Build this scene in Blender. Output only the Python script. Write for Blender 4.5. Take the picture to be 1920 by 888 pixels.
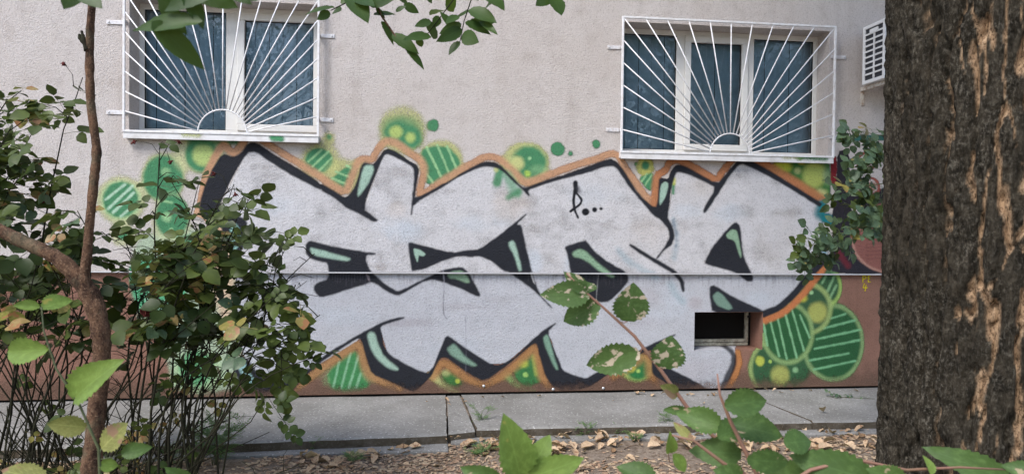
import bpy, math, random
import numpy as np
from mathutils import Vector, Matrix

for o in list(bpy.data.objects):
    bpy.data.objects.remove(o, do_unlink=True)
scene = bpy.context.scene
COL = scene.collection
R_ = math.radians

# ------------------------------------------------------------------ camera
PW, PH, FPX = 1920.0, 888.0, 1332.0
CAM = np.array([0.0, -5.9, 1.5])
YAW, PITCH, ROLL = 6.877, 0.902, -0.662
_y, _p, _r = R_(YAW), R_(PITCH), R_(ROLL)
FWD = np.array([math.sin(_y)*math.cos(_p), math.cos(_y)*math.cos(_p), -math.sin(_p)])
_R0 = np.array([math.cos(_y), -math.sin(_y), 0.0]); _U0 = np.cross(_R0, FWD)
RGT = math.cos(_r)*_R0 - math.sin(_r)*_U0
UPV = math.sin(_r)*_R0 + math.cos(_r)*_U0
cd = bpy.data.cameras.new('camera'); cam = bpy.data.objects.new('camera', cd); COL.objects.link(cam)
cam.matrix_world = Matrix(((RGT[0], UPV[0], -FWD[0], CAM[0]), (RGT[1], UPV[1], -FWD[1], CAM[1]),
                           (RGT[2], UPV[2], -FWD[2], CAM[2]), (0, 0, 0, 1)))
cd.sensor_fit = 'HORIZONTAL'; cd.sensor_width = 36.0; cd.lens = 36.0*FPX/PW
cd.clip_start = 0.05; cd.clip_end = 500
cd.dof.use_dof = True; cd.dof.focus_distance = 5.7; cd.dof.aperture_fstop = 9.5
scene.camera = cam

# ------------------------------------------------------------------ light
SUN_EL, SUN_AZ = 50.0, 226.0       # azimuth in degrees clockwise from +Y (the wall's inward normal)
w = bpy.data.worlds.new('World'); scene.world = w; w.use_nodes = True
nt = w.node_tree; nt.nodes.clear()
sky = nt.nodes.new('ShaderNodeTexSky'); sky.sky_type = 'NISHITA'; sky.sun_disc = False
sky.sun_elevation = R_(SUN_EL); sky.sun_rotation = R_(SUN_AZ)
sky.air_density = 1.0; sky.dust_density = 1.5; sky.ozone_density = 1.0
bg = nt.nodes.new('ShaderNodeBackground'); bg.inputs['Strength'].default_value = 0.15
wo = nt.nodes.new('ShaderNodeOutputWorld')
nt.links.new(sky.outputs[0], bg.inputs[0]); nt.links.new(bg.outputs[0], wo.inputs[0])
sl = bpy.data.lights.new('sun', 'SUN'); sl.energy = 1.5; sl.angle = R_(20); sl.color = (1.0, 0.965, 0.93)
so = bpy.data.objects.new('sun', sl); COL.objects.link(so)
_sd = Vector((math.sin(R_(SUN_AZ))*math.cos(R_(SUN_EL)), math.cos(R_(SUN_AZ))*math.cos(R_(SUN_EL)), math.sin(R_(SUN_EL))))
so.rotation_euler = _sd.to_track_quat('Z', 'Y').to_euler()
scene.render.engine = 'CYCLES'
scene.cycles.transparent_max_bounces = 16
vs = scene.view_settings
vs.view_transform = 'Standard'; vs.look = 'None'; vs.gamma = 1.0; vs.use_curve_mapping = False
vs.exposure = 1.22

# ------------------------------------------------------------------ pixel helpers
def ray(px, py):
    d = FWD*FPX + RGT*(px-960.0) + UPV*(444.0-py)
    return d/FPX                       # forward component = 1
def at_y(px, py, y):
    d = ray(px, py); return CAM + d*((y-CAM[1])/d[1])
def at_z(px, py, z):
    d = ray(px, py); return CAM + d*((z-CAM[2])/d[2])
def at_d(px, py, d):
    return CAM + ray(px, py)*d
def project(P):
    v = P - CAM; f = v@FWD
    return 960.0 + FPX*(v@RGT)/f, 444.0 - FPX*(v@UPV)/f

# ------------------------------------------------------------------ noise (numpy value noise)
def _h(ix, iy, iz, seed):
    n = (ix*374761393 + iy*668265263 + iz*2147483647 + seed*1274126177) & 0xFFFFFFFF
    n = ((n ^ (n >> 13))*1274126177) & 0xFFFFFFFF
    n = ((n ^ (n >> 16))*2246822519) & 0xFFFFFFFF
    return ((n ^ (n >> 15)) & 0xFFFFFF)/float(0xFFFFFF)
def vnoise(x, y, z=0.0, seed=0):
    x = np.asarray(x, float); y = np.asarray(y, float); z = np.zeros_like(x) + z
    ix, iy, iz = np.floor(x).astype(np.int64), np.floor(y).astype(np.int64), np.floor(z).astype(np.int64)
    fx, fy, fz = x-ix, y-iy, z-iz
    fx, fy, fz = [t*t*(3-2*t) for t in (fx, fy, fz)]
    out = 0
    for a in (0, 1):
        for b in (0, 1):
            for c in (0, 1):
                wgt = (fx if a else 1-fx)*(fy if b else 1-fy)*(fz if c else 1-fz)
                out = out + wgt*_h(ix+a, iy+b, iz+c, seed)
    return out
def fbm(x, y, z=0.0, seed=0, oct=4):
    s = 0; a = 0.5; t = 0
    for k in range(oct):
        s = s + a*vnoise(x*2**k, y*2**k, z*2**k, seed+k*17); t += a; a *= 0.5
    return s/t
def sstep(a, b, x):
    t = np.clip((x-a)/(b-a), 0, 1); return t*t*(3-2*t)

# ------------------------------------------------------------------ colour and materials
def lin(c):
    c = c/255.0
    return c/12.92 if c <= 0.04045 else ((c+0.055)/1.055)**2.4
ALB = 0.90
def C(r, g, b, k=1.0):
    return (lin(r)*ALB*k, lin(g)*ALB*k, lin(b)*ALB*k)
class NT:
    def __init__(s, name):
        s.m = bpy.data.materials.new(name); s.m.use_nodes = True
        s.t = s.m.node_tree; s.t.nodes.clear()
        s.out = s.n('ShaderNodeOutputMaterial')
    def n(s, typ, **kw):
        nd = s.t.nodes.new(typ)
        for k, v in kw.items():
            if k.startswith('i_'):
                nd.inputs[k[2:].replace('_', ' ')].default_value = v
            else:
                setattr(nd, k, v)
        return nd
    def l(s, a, b): s.t.links.new(a, b)
    def noise(s, scale, vec=None, detail=3.0, rough=0.55, dist=0.0):
        nd = s.n('ShaderNodeTexNoise'); nd.inputs['Scale'].default_value = scale
        nd.inputs['Detail'].default_value = detail; nd.inputs['Roughness'].default_value = rough
        nd.inputs['Distortion'].default_value = dist
        if vec is not None: s.l(vec, nd.inputs['Vector'])
        return nd.outputs['Fac']
    def ramp(s, fac, stops):
        nd = s.n('ShaderNodeValToRGB'); cr = nd.color_ramp
        while len(cr.elements) < len(stops): cr.elements.new(0.5)
        for e, (p, c) in zip(cr.elements, stops):
            e.position = p; e.color = (c[0], c[1], c[2], 1) if not isinstance(c, (int, float)) else (c, c, c, 1)
        s.l(fac, nd.inputs[0]); return nd.outputs[0]
    def mix(s, fac, a, b, mode='MIX'):
        nd = s.n('ShaderNodeMix'); nd.data_type = 'RGBA'; nd.blend_type = mode
        for sock, v in ((nd.inputs['Factor'], fac), (nd.inputs[6], a), (nd.inputs[7], b)):
            if isinstance(v, (int, float)): sock.default_value = v
            elif isinstance(v, tuple): sock.default_value = (*v[:3], 1)
            else: s.l(v, sock)
        return nd.outputs[2]
    def math(s, op, a, b=0.0):
        nd = s.n('ShaderNodeMath'); nd.operation = op
        for sock, v in ((nd.inputs[0], a), (nd.inputs[1], b)):
            if isinstance(v, (int, float)): sock.default_value = v
            else: s.l(v, sock)
        return nd.outputs[0]
    def geo(s): return s.n('ShaderNodeNewGeometry').outputs['Position']
    def objc(s): return s.n('ShaderNodeTexCoord').outputs['Object']
    def mapping(s, vec, scale):
        nd = s.n('ShaderNodeMapping'); nd.inputs['Scale'].default_value = scale; s.l(vec, nd.inputs[0]); return nd.outputs[0]
    def bump(s, h, strength=0.5, dist=0.005, normal=None):
        nd = s.n('ShaderNodeBump'); nd.inputs['Strength'].default_value = strength; nd.inputs['Distance'].default_value = dist
        s.l(h, nd.inputs['Height'])
        if normal is not None: s.l(normal, nd.inputs['Normal'])
        return nd.outputs[0]
    def bsdf(s, color, rough=0.7, normal=None, spec=0.3, metal=0.0, alpha=None, **kw):
        b = s.n('ShaderNodeBsdfPrincipled')
        for key, v in (('Base Color', color), ('Roughness', rough), ('Specular IOR Level', spec), ('Metallic', metal)):
            if isinstance(v, tuple): b.inputs[key].default_value = (*v[:3], 1)
            elif isinstance(v, (int, float)): b.inputs[key].default_value = v
            else: s.l(v, b.inputs[key])
        if normal is not None: s.l(normal, b.inputs['Normal'])
        if alpha is not None: s.l(alpha, b.inputs['Alpha'])
        s.l(b.outputs[0], s.out.inputs[0]); s.b = b
        return b

def stucco_height(t):
    p = t.geo()
    a = t.noise(80.0, p, 3.0, 0.7, 0.4); b = t.noise(190.0, p, 2.0, 0.5)
    return t.math('ADD', a, t.math('MULTIPLY', b, 0.45))

def make_stucco(name, c1, c2, dirt, streak=0.5, splash=0.0):
    t = NT(name); p = t.geo()
    big = t.noise(0.9, p, 5.0, 0.6); med = t.noise(6.0, p, 4.0, 0.6)
    col = t.mix(t.ramp(big, [(0.35, 0.0), (0.68, 1.0)]), c1, c2)
    col = t.mix(t.math('MULTIPLY', t.ramp(med, [(0.52, 0.0), (0.75, 1.0)]), 0.35), col, dirt)
    st = t.noise(7.0, t.mapping(p, (1.0, 1.0, 0.10)), 4.0, 0.6)
    col = t.mix(t.math('MULTIPLY', t.ramp(st, [(0.55, 0.0), (0.78, 1.0)]), streak), col, dirt)
    if splash:   # rain-splashed soil at the foot
        sz = t.n('ShaderNodeSeparateXYZ'); t.l(p, sz.inputs[0])
        hz_ = t.math('ADD', sz.outputs['Z'], t.math('MULTIPLY', t.noise(5.0, p, 5.0, 0.7), -0.36))
        col = t.mix(t.math('MULTIPLY', t.ramp(hz_, [(0.0, 1.0), (0.14, 0.0)]), splash), col, C(92, 76, 64))
    fine = t.noise(88.0, p, 3.0, 0.75, 0.3)
    col = t.mix(t.ramp(fine, [(0.34, 0.50), (0.46, 0.0)]), col, tuple(v*0.8 for v in dirt))
    col = t.mix(t.ramp(fine, [(0.56, 0.0), (0.70, 0.45)]), col, tuple(min(.9, v*1.22) for v in c1))
    t.bsdf(col, 0.93, t.bump(stucco_height(t), 1.0, 0.011), 0.10)
    return t.m
M = {}
M['stucco'] = make_stucco('wall_stucco', C(213, 206, 202), C(204, 195, 189), C(160, 148, 139), 0.30)
M['plinth'] = make_stucco('plinth_stucco', C(153, 117, 102), C(138, 102, 88), C(100, 74, 62), 0.38, 0.7)

def make_paint():
    t = NT('spray_paint')
    at = t.n('ShaderNodeVertexColor'); at.layer_name = 'paint'
    p = t.geo()
    g = t.noise(120.0, p, 2.0, 0.6); g2 = t.noise(40.0, p, 3.0, 0.6)
    # spray grain: the thin coat breaks into specks on the render
    thr = t.math('ADD', t.math('MULTIPLY', g, 0.80), t.math('MULTIPLY', g2, 0.20))
    sub = t.math('SUBTRACT', t.math('MULTIPLY', at.outputs['Alpha'], 1.45), thr)
    mr = t.n('ShaderNodeMapRange'); mr.interpolation_type = 'SMOOTHSTEP'
    t.l(sub, mr.inputs['Value']); mr.inputs['From Min'].default_value = -0.25; mr.inputs['From Max'].default_value = 0.92
    al = t.math('MULTIPLY', mr.outputs[0], 1.0)
    hs = t.n('ShaderNodeHueSaturation'); t.l(at.outputs['Color'], hs.inputs['Color'])
    vr = t.math('ADD', t.math('MULTIPLY', t.noise(9.0, p, 4.0, 0.6), 0.30), 0.86)
    t.l(vr, hs.inputs['Value'])
    fine = t.noise(88.0, p, 3.0, 0.75, 0.3)
    col = t.mix(t.ramp(fine, [(0.36, 0.60), (0.49, 0.0)]), hs.outputs[0], t.mix(0.5, hs.outputs[0], (0.03, 0.03, 0.03)))
    t.bsdf(col, 0.68, t.bump(stucco_height(t), 1.0, 0.011), 0.18, alpha=al)
    return t.m
M['paint'] = make_paint()

def simple(name, c, rough=0.6, spec=0.3, metal=0.0, var=0.25, scale=20.0, bump=0.0, dirt=None):
    t = NT(name); p = t.objc()
    n = t.noise(scale, p, 4.0, 0.6)
    d = dirt if dirt else tuple(v*0.45 for v in c)
    col = t.mix(t.math('MULTIPLY', t.ramp(n, [(0.42, 0.0), (0.75, 1.0)]), var*2), c, d)
    t.bsdf(col, rough, t.bump(n, bump, 0.004) if bump else None, spec, metal)
    return t.m
M['white_metal'] = simple('white_painted_steel', (0.74, 0.74, 0.75), 0.5, 0.35, 0, 0.22, 26, 0, (0.42, 0.33, 0.26))
M['white_pvc'] = simple('white_pvc', (0.72, 0.71, 0.68), 0.35, 0.4, 0, 0.12, 8, 0, (0.45, 0.42, 0.37))
M['sill'] = simple('white_sill_metal', (0.70, 0.69, 0.69), 0.4, 0.4, 0, 0.22, 9, 0, (0.30, 0.26, 0.22))
M['profile'] = simple('white_profile', (0.50, 0.50, 0.52), 0.5, 0.3, 0, 0.12, 6)
M['bracket'] = simple('galvanised_tab', (0.66, 0.66, 0.68), 0.5, 0.4, 0.1, 0.25, 40, 0, (0.35, 0.24, 0.16))
M['ac'] = simple('white_ac_casing', (0.70, 0.70, 0.70), 0.45, 0.35, 0, 0.12, 8)
M['ac_dark'] = simple('ac_coil_dark', (0.035, 0.037, 0.045), 0.6, 0.3, 0, 0.3, 60)
M['rust'] = simple('rusty_bracket', (0.55, 0.52, 0.47), 0.7, 0.2, 0, 0.5, 30, 0.2, (0.26, 0.13, 0.06))
M['oldframe'] = simple('old_cream_frame', (0.42, 0.40, 0.32), 0.6, 0.25, 0, 0.5, 25, 0.2, (0.10, 0.08, 0.06))
M['dark'] = simple('unlit_dark', (0.012, 0.011, 0.010), 0.9, 0.05, 0, 0.3, 5)  # near-black colour stands for missing light inside and in the base gap
M['blind'] = simple('blue_grey_blind_fabric', (0.42, 0.55, 0.64), 0.85, 0.1, 0, 0.15, 12)
M['screw'] = simple('screw_metal', (0.6, 0.6, 0.6), 0.35, 0.5, 0.6, 0.1, 40)
M['rubber'] = simple('black_gasket', (0.02, 0.02, 0.02), 0.6, 0.2)

def make_glass():
    t = NT('window_glass')
    tr = t.n('ShaderNodeBsdfTransparent'); tr.inputs[0].default_value = (0.80, 0.87, 0.90, 1)
    gl = t.n('ShaderNodeBsdfGlossy'); gl.inputs['Roughness'].default_value = 0.012
    fr = t.n('ShaderNodeFresnel'); fr.inputs['IOR'].default_value = 1.55
    mx = t.n('ShaderNodeMixShader'); t.l(t.math('MULTIPLY', fr.outputs[0], 1.5), mx.inputs[0])
    t.l(tr.outputs[0], mx.inputs[1]); t.l(gl.outputs[0], mx.inputs[2]); t.l(mx.outputs[0], t.out.inputs[0])
    return t.m
M['glass'] = make_glass()

def make_concrete():
    t = NT('worn_concrete'); p = t.geo()
    a = t.noise(2.2, p, 5.0, 0.65); b = t.noise(45.0, p, 3.0, 0.6); c = t.noise(150.0, p, 2.0, 0.6)
    col = t.mix(t.ramp(a, [(0.3, 0.0), (0.7, 1.0)]), C(148, 146, 142), C(118, 116, 111))
    col = t.mix(t.ramp(b, [(0.30, 0.5), (0.5, 0.0)]), col, C(84, 80, 76))
    v = t.n('ShaderNodeTexVoronoi'); v.inputs['Scale'].default_value = 34.0; t.l(p, v.inputs['Vector'])
    col = t.mix(t.ramp(v.outputs['Distance'], [(0.12, 0.8), (0.22, 0.0)]), col, C(192, 190, 186))
    col = t.mix(t.ramp(c, [(0.64, 0.0), (0.74, 0.55)]), col, C(190, 186, 180))
    h = t.math('ADD', t.math('MULTIPLY', b, 0.7), t.math('MULTIPLY', c, 0.6))
    t.bsdf(col, 0.9, t.bump(h, 0.7, 0.006), 0.2); return t.m
M['concrete'] = make_concrete()
def make_kerb():
    t = NT('brown_concrete_edge'); p = t.geo()
    a = t.noise(9.0, p, 5.0, 0.65); b = t.noise(60.0, p, 3.0, 0.6)
    col = t.mix(t.ramp(a, [(0.35, 0.0), (0.65, 1.0)]), C(96, 88, 78), C(72, 64, 52))
    col = t.mix(t.ramp(b, [(0.55, 0.0), (0.75, 0.6)]), col, C(128, 122, 112))
    t.bsdf(col, 0.95, t.bump(b, 0.8, 0.008), 0.1); return t.m
M['kerb'] = make_kerb()
def make_soil():
    t = NT('dry_soil'); p = t.geo()
    a = t.noise(3.0, p, 6.0, 0.7); b = t.noise(30.0, p, 5.0, 0.7); c = t.noise(110.0, p, 3.0, 0.6)
    col = t.mix(t.ramp(a, [(0.3, 0.0), (0.7, 1.0)]), C(150, 137, 123), C(124, 110, 96))
    col = t.mix(t.ramp(b, [(0.35, 0.8), (0.55, 0.0)]), col, C(84, 70, 58))
    col = t.mix(t.ramp(c, [(0.60, 0.0), (0.72, 0.7)]), col, C(168, 150, 130))
    t.bsdf(col, 0.96, t.bump(t.math('ADD', b, t.math('MULTIPLY', c, 0.5)), 0.9, 0.015), 0.08); return t.m
M['soil'] = make_soil()

def make_leaf(name, ca, cb, under, patch=None, patch_amt=0.0, rough=0.45, trans=0.25, spec=0.35, pscale=28.0, vein=0.0):
    t = NT(name); oi = t.n('ShaderNodeObjectInfo'); p = t.objc()
    n = t.noise(22.0, p, 3.0, 0.6)
    col = t.mix(oi.outputs['Random'], ca, cb)
    col = t.mix(t.math('MULTIPLY', t.ramp(n, [(0.35, 0.0), (0.7, 1.0)]), 0.45), col, tuple(v*0.62 for v in ca))
    if vein:
        uv = t.n('ShaderNodeUVMap'); sx = t.n('ShaderNodeSeparateXYZ'); t.l(uv.outputs[0], sx.inputs[0])
        av = t.math('ABSOLUTE', sx.outputs['Y'])
        ph = t.math('SUBTRACT', t.math('MULTIPLY', sx.outputs['X'], 7.0), t.math('MULTIPLY', av, 2.6))
        sw = t.math('ABSOLUTE', t.math('SUBTRACT', t.math('FRACT', ph), 0.5))
        vv = t.math('MULTIPLY', t.ramp(sw, [(0.02, 1.0), (0.10, 0.0)]), vein)
        mid = t.math('MULTIPLY', t.ramp(av, [(0.02, 1.0), (0.07, 0.0)]), vein*1.4)
        col = t.mix(t.math('MAXIMUM', vv, mid), col, tuple(min(1, v*2.3+0.03) for v in ca))
    if patch:
        add = t.n('ShaderNodeVectorMath'); add.operation = 'ADD'; t.l(p, add.inputs[0])
        cmb = t.n('ShaderNodeCombineXYZ'); t.l(t.math('MULTIPLY', oi.outputs['Random'], 37.0), cmb.inputs[0]); t.l(cmb.outputs[0], add.inputs[1])
        pn = t.noise(pscale, add.outputs[0], 3.0, 0.55)
        mo = t.noise(pscale*3.1, add.outputs[0], 4.0, 0.7)
        col = t.mix(t.math('MULTIPLY', t.ramp(mo, [(0.50, 0.0), (0.66, 1.0)]), 0.30), col, tuple(min(1, v*1.8+.02) for v in cb))
        col = t.mix(t.ramp(pn, [(0.68-patch_amt, 0.0), (0.72-patch_amt, 1.0)]), col, patch)
    geo = t.n('ShaderNodeNewGeometry')
    col = t.mix(geo.outputs['Backfacing'], col, under)
    b = t.bsdf(col, rough, t.bump(n, 0.3, 0.003), spec)
    tl = t.n('ShaderNodeBsdfTranslucent'); t.l(t.mix(0.5, col, (0.20, 0.28, 0.03)), tl.inputs[0])
    ms = t.n('ShaderNodeMixShader'); ms.inputs[0].default_value = trans
    t.l(b.outputs[0], ms.inputs[1]); t.l(tl.outputs[0], ms.inputs[2]); t.l(ms.outputs[0], t.out.inputs[0])
    return t.m
M['rose_leaf'] = make_leaf('rose_leaf', (0.023, 0.041, 0.010), (0.092, 0.122, 0.028), (0.058, 0.076, 0.032), trans=0.15, spec=0.22)
M['rose_leaf_pale'] = make_leaf('rose_leaf_pale', (0.060, 0.105, 0.062), (0.10, 0.155, 0.08), (0.10, 0.145, 0.09), (0.35, 0.27, 0.08), 0.02, trans=0.25)
M['rose_leaf_yellow'] = make_leaf('rose_leaf_yellow', (0.20, 0.20, 0.04), (0.34, 0.22, 0.10), (0.25, 0.22, 0.10), (0.30, 0.14, 0.06), 0.14, trans=0.25)
M['near_leaf'] = make_leaf('sapling_leaf', (0.050, 0.105, 0.026), (0.090, 0.160, 0.036), (0.10, 0.15, 0.06), (0.36, 0.28, 0.17), 0.045, rough=0.55, trans=0.35, pscale=30.0, vein=0.16)
M['near_leaf_holed'] = make_leaf('eaten_leaf', (0.046, 0.095, 0.024), (0.066, 0.120, 0.030), (0.10, 0.14, 0.06), (0.46, 0.38, 0.28), 0.115, rough=0.6, trans=0.25, pscale=62.0, vein=0.14)
M['near_leaf_lime'] = make_leaf('lime_leaf', (0.15, 0.245, 0.050), (0.20, 0.30, 0.06), (0.19, 0.27, 0.08), (0.38, 0.34, 0.08), 0.03, rough=0.55, trans=0.45, pscale=20.0, vein=0.15)
M['near_leaf_brown'] = make_leaf('browning_leaf', (0.19, 0.20, 0.05), (0.24, 0.23, 0.07), (0.22, 0.20, 0.09), (0.26, 0.15, 0.09), 0.14, rough=0.6, trans=0.3, pscale=16.0, vein=0.3)
M['hang_leaf'] = make_leaf('overhanging_leaf', (0.026, 0.060, 0.013), (0.050, 0.095, 0.020), (0.05, 0.085, 0.03), trans=0.3, vein=0.12, spec=0.25)
M['tree_leaf'] = make_leaf('tree_leaf', (0.030, 0.055, 0.015), (0.055, 0.090, 0.022), (0.06, 0.09, 0.03), trans=0.25)
M['weed'] = make_leaf('weed_leaf', (0.085, 0.170, 0.050), (0.13, 0.23, 0.07), (0.13, 0.21, 0.08), trans=0.3)
M['dry1'] = make_leaf('dry_leaf_tan', (0.38, 0.25, 0.15), (0.56, 0.42, 0.28), (0.44, 0.33, 0.22), (0.26, 0.15, 0.09), 0.10, 0.8, 0.12, 0.15, 40)
M['dry2'] = make_leaf('dry_leaf_brown', (0.22, 0.13, 0.07), (0.38, 0.25, 0.14), (0.32, 0.21, 0.14), (0.14, 0.08, 0.05), 0.12, 0.8, 0.10, 0.15, 40)
M['petal'] = simple('withered_petal', (0.10, 0.025, 0.022), 0.8, 0.1, 0, 0.4, 40)
M['cane'] = simple('dark_cane_bark', (0.020, 0.018, 0.012), 0.8, 0.1, 0, 0.3, 30, 0.4, (0.035, 0.042, 0.018))
M['twig_red'] = simple('reddish_stem', (0.23, 0.12, 0.085), 0.6, 0.3, 0, 0.25, 40, 0.2, (0.14, 0.11, 0.05))
M['stem_green'] = simple('green_stem', (0.085, 0.10, 0.045), 0.6, 0.3, 0, 0.3, 40)
def make_bark_small():
    t = NT('sapling_bark'); p = t.geo()
    a = t.noise(22.0, t.mapping(p, (1, 1, 0.45)), 6.0, 0.7); b = t.noise(110.0, p, 4.0, 0.7); c = t.noise(7.0, p, 4.0, 0.6)
    col = t.mix(t.ramp(a, [(0.38, 0.0), (0.62, 1.0)]), C(60, 44, 36), C(122, 94, 74))
    col = t.mix(t.ramp(b, [(0.56, 0.0), (0.68, 0.7)]), col, C(158, 132, 108))
    col = t.mix(t.ramp(b, [(0.34, 0.7), (0.45, 0.0)]), col, C(40, 30, 25))
    col = t.mix(t.ramp(c, [(0.56, 0.0), (0.66, 0.4)]), col, C(104, 104, 84))
    t.bsdf(col, 0.88, t.bump(t.math('ADD', a, t.math('MULTIPLY', b, 0.6)), 1.0, 0.014), 0.12); return t.m
M['bark_small'] = make_bark_small()
def make_bark():
    t = NT('furrowed_bark'); p = t.geo()
    at = t.n('ShaderNodeAttribute'); at.attribute_name = 'crack'
    a = t.noise(26.0, t.mapping(p, (1, 1, 0.45)), 6.0, 0.75); b = t.noise(85.0, t.mapping(p, (1, 1, 0.6)), 5.0, 0.75); big = t.noise(4.0, t.mapping(p, (1, 1, 0.5)), 5.0, 0.65)
    col = t.mix(t.ramp(a, [(0.40, 0.0), (0.62, 1.0)]), C(38, 35, 29), C(72, 66, 56))
    col = t.mix(t.math('MULTIPLY', t.ramp(b, [(0.50, 0.0), (0.68, 1.0)]), t.ramp(big, [(0.40, 0.15), (0.60, 0.9)])), col, C(128, 122, 110))
    col = t.mix(t.ramp(b, [(0.34, 0.6), (0.44, 0.0)]), col, C(24, 23, 19))
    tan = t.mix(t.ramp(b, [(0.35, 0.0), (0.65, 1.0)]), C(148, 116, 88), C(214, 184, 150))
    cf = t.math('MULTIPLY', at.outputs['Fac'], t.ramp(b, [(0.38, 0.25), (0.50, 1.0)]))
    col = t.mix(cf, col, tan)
    h = t.math('ADD', a, t.math('MULTIPLY', b, 0.8))
    t.bsdf(col, 0.95, t.bump(h, 1.0, 0.020), 0.08); return t.m
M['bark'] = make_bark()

# ------------------------------------------------------------------ mesh helpers
def mesh_np(name, V, F):
    V = np.asarray(V, np.float32); F = np.asarray(F, np.int32)
    me = bpy.data.meshes.new(name); n, k = F.shape
    me.vertices.add(len(V)); me.vertices.foreach_set('co', V.ravel())
    me.loops.add(n*k); me.loops.foreach_set('vertex_index', F.ravel())
    me.polygons.add(n); me.polygons.foreach_set('loop_start', np.arange(0, n*k, k, dtype=np.int32))
    me.update(calc_edges=True); return me
class MB:
    def __init__(s): s.v = []; s.f = []
    def box(s, lo, hi, m=None):
        b = len(s.v)
        for x in (lo[0], hi[0]):
            for y in (lo[1], hi[1]):
                for z in (lo[2], hi[2]):
                    q = Vector((x, y, z)); s.v.append(tuple(m @ q if m else q))
        for f in ((0, 1, 3, 2), (4, 6, 7, 5), (0, 4, 5, 1), (2, 3, 7, 6), (0, 2, 6, 4), (1, 5, 7, 3)):
            s.f.append(tuple(b+i for i in f))
        return s
    def tube(s, pts, rad, sides=6, cap=True):
        pts = [Vector(p) for p in pts]; n = len(pts)
        if isinstance(rad, (int, float)): rad = [rad]*n
        b = len(s.v); side = None
        for i, p in enumerate(pts):
            d = (pts[min(i+1, n-1)] - pts[max(i-1, 0)])
            d = d.normalized() if d.length > 1e-9 else Vector((0, 0, 1))
            if side is None:
                side = d.orthogonal().normalized()
            side = (side - d*side.dot(d)); side = side.normalized() if side.length > 1e-6 else d.orthogonal().normalized()
            up = d.cross(side)
            for k in range(sides):
                a = 2*math.pi*k/sides
                s.v.append(tuple(p + (side*math.cos(a) + up*math.sin(a))*rad[i]))
        for i in range(n-1):
            for k in range(sides):
                a, c = b+i*sides+k, b+i*sides+(k+1) % sides
                s.f.append((a, c, c+sides, a+sides))
        if cap:
            s.f.append(tuple(b+k for k in range(sides))[::-1]); s.f.append(tuple(b+(n-1)*sides+k for k in range(sides)))
        return s
    def mesh(s, name):
        me = bpy.data.meshes.new(name); me.from_pydata(s.v, [], s.f); me.update(); return me
    def build(s, name, mat, parent=None, smooth=False, bevel=0.0):
        o = obj(name, s.mesh(name), mat, parent, smooth)
        if bevel:
            md = o.modifiers.new('bevel', 'BEVEL'); md.width = bevel; md.segments = 2; md.limit_method = 'ANGLE'
        return o
def obj(name, me, mat=None, parent=None, smooth=False):
    o = bpy.data.objects.new(name, me); COL.objects.link(o)
    if mat is not None and len(me.materials) == 0: me.materials.append(mat)
    if smooth: me.polygons.foreach_set('use_smooth', np.ones(len(me.polygons), bool))
    if parent: o.parent = parent
    return o
def tag(o, label=None, cat=None, group=None, kind=None):
    if label: o['label'] = label
    if cat: o['category'] = cat
    if group: o['group'] = group
    if kind: o['kind'] = kind
    return o
def empty(name, loc=(0, 0, 0)):
    o = bpy.data.objects.new(name, None); o.empty_display_size = 0.1; COL.objects.link(o); o.location = loc; return o
def local(root, p):   # world point -> local of an unrotated empty
    return Vector(p) - root.location
rnd = random.Random(7)

# ------------------------------------------------------------------ levels
YW = -0.025            # face of the rendered upper wall
YP = 0.0               # face of the plinth
ZL = 1.105             # lower edge of the upper wall
ZP = 0.087             # pavement
PLB = 0.108            # lower edge of the plinth

# ------------------------------------------------------------------ ground
gx = np.concatenate([[-60, -30, -15, -8], np.arange(-5, 6.01, 0.05), [9, 15, 30, 60]])
gy = np.concatenate([[-80, -40, -20, -10, -7], np.arange(-5.2, -0.55, 0.05), [0.3]])
GX, GY = np.meshgrid(gx, gy)
near = (np.abs(GX) < 6) & (GY > -5.3) & (GY < -0.75)
GZ = (fbm(GX*2.2, GY*2.2, 0, 3, 4)-0.5)*0.05 + (vnoise(GX*11, GY*11, 0, 9)-0.5)*0.018 + 0.004
GZ = np.where(near, GZ, -0.01); GZ = np.where(GY > -0.75, -0.05, GZ)
def soil_z(x, y):
    return float((fbm(np.array([x*2.2]), np.array([y*2.2]), 0, 3, 4)[0]-0.5)*0.05 + (vnoise(np.array([x*11.]), np.array([y*11.]), 0, 9)[0]-0.5)*0.018 + 0.004)
ny, nx = GX.shape
idx = np.arange(ny*nx).reshape(ny, nx)
GF = np.stack([idx[:-1, :-1], idx[:-1, 1:], idx[1:, 1:], idx[1:, :-1]], -1).reshape(-1, 4)
tag(obj('ground', mesh_np('ground', np.stack([GX, GY, GZ], -1).reshape(-1, 3), GF), M['soil'], smooth=True), kind='structure')

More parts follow.
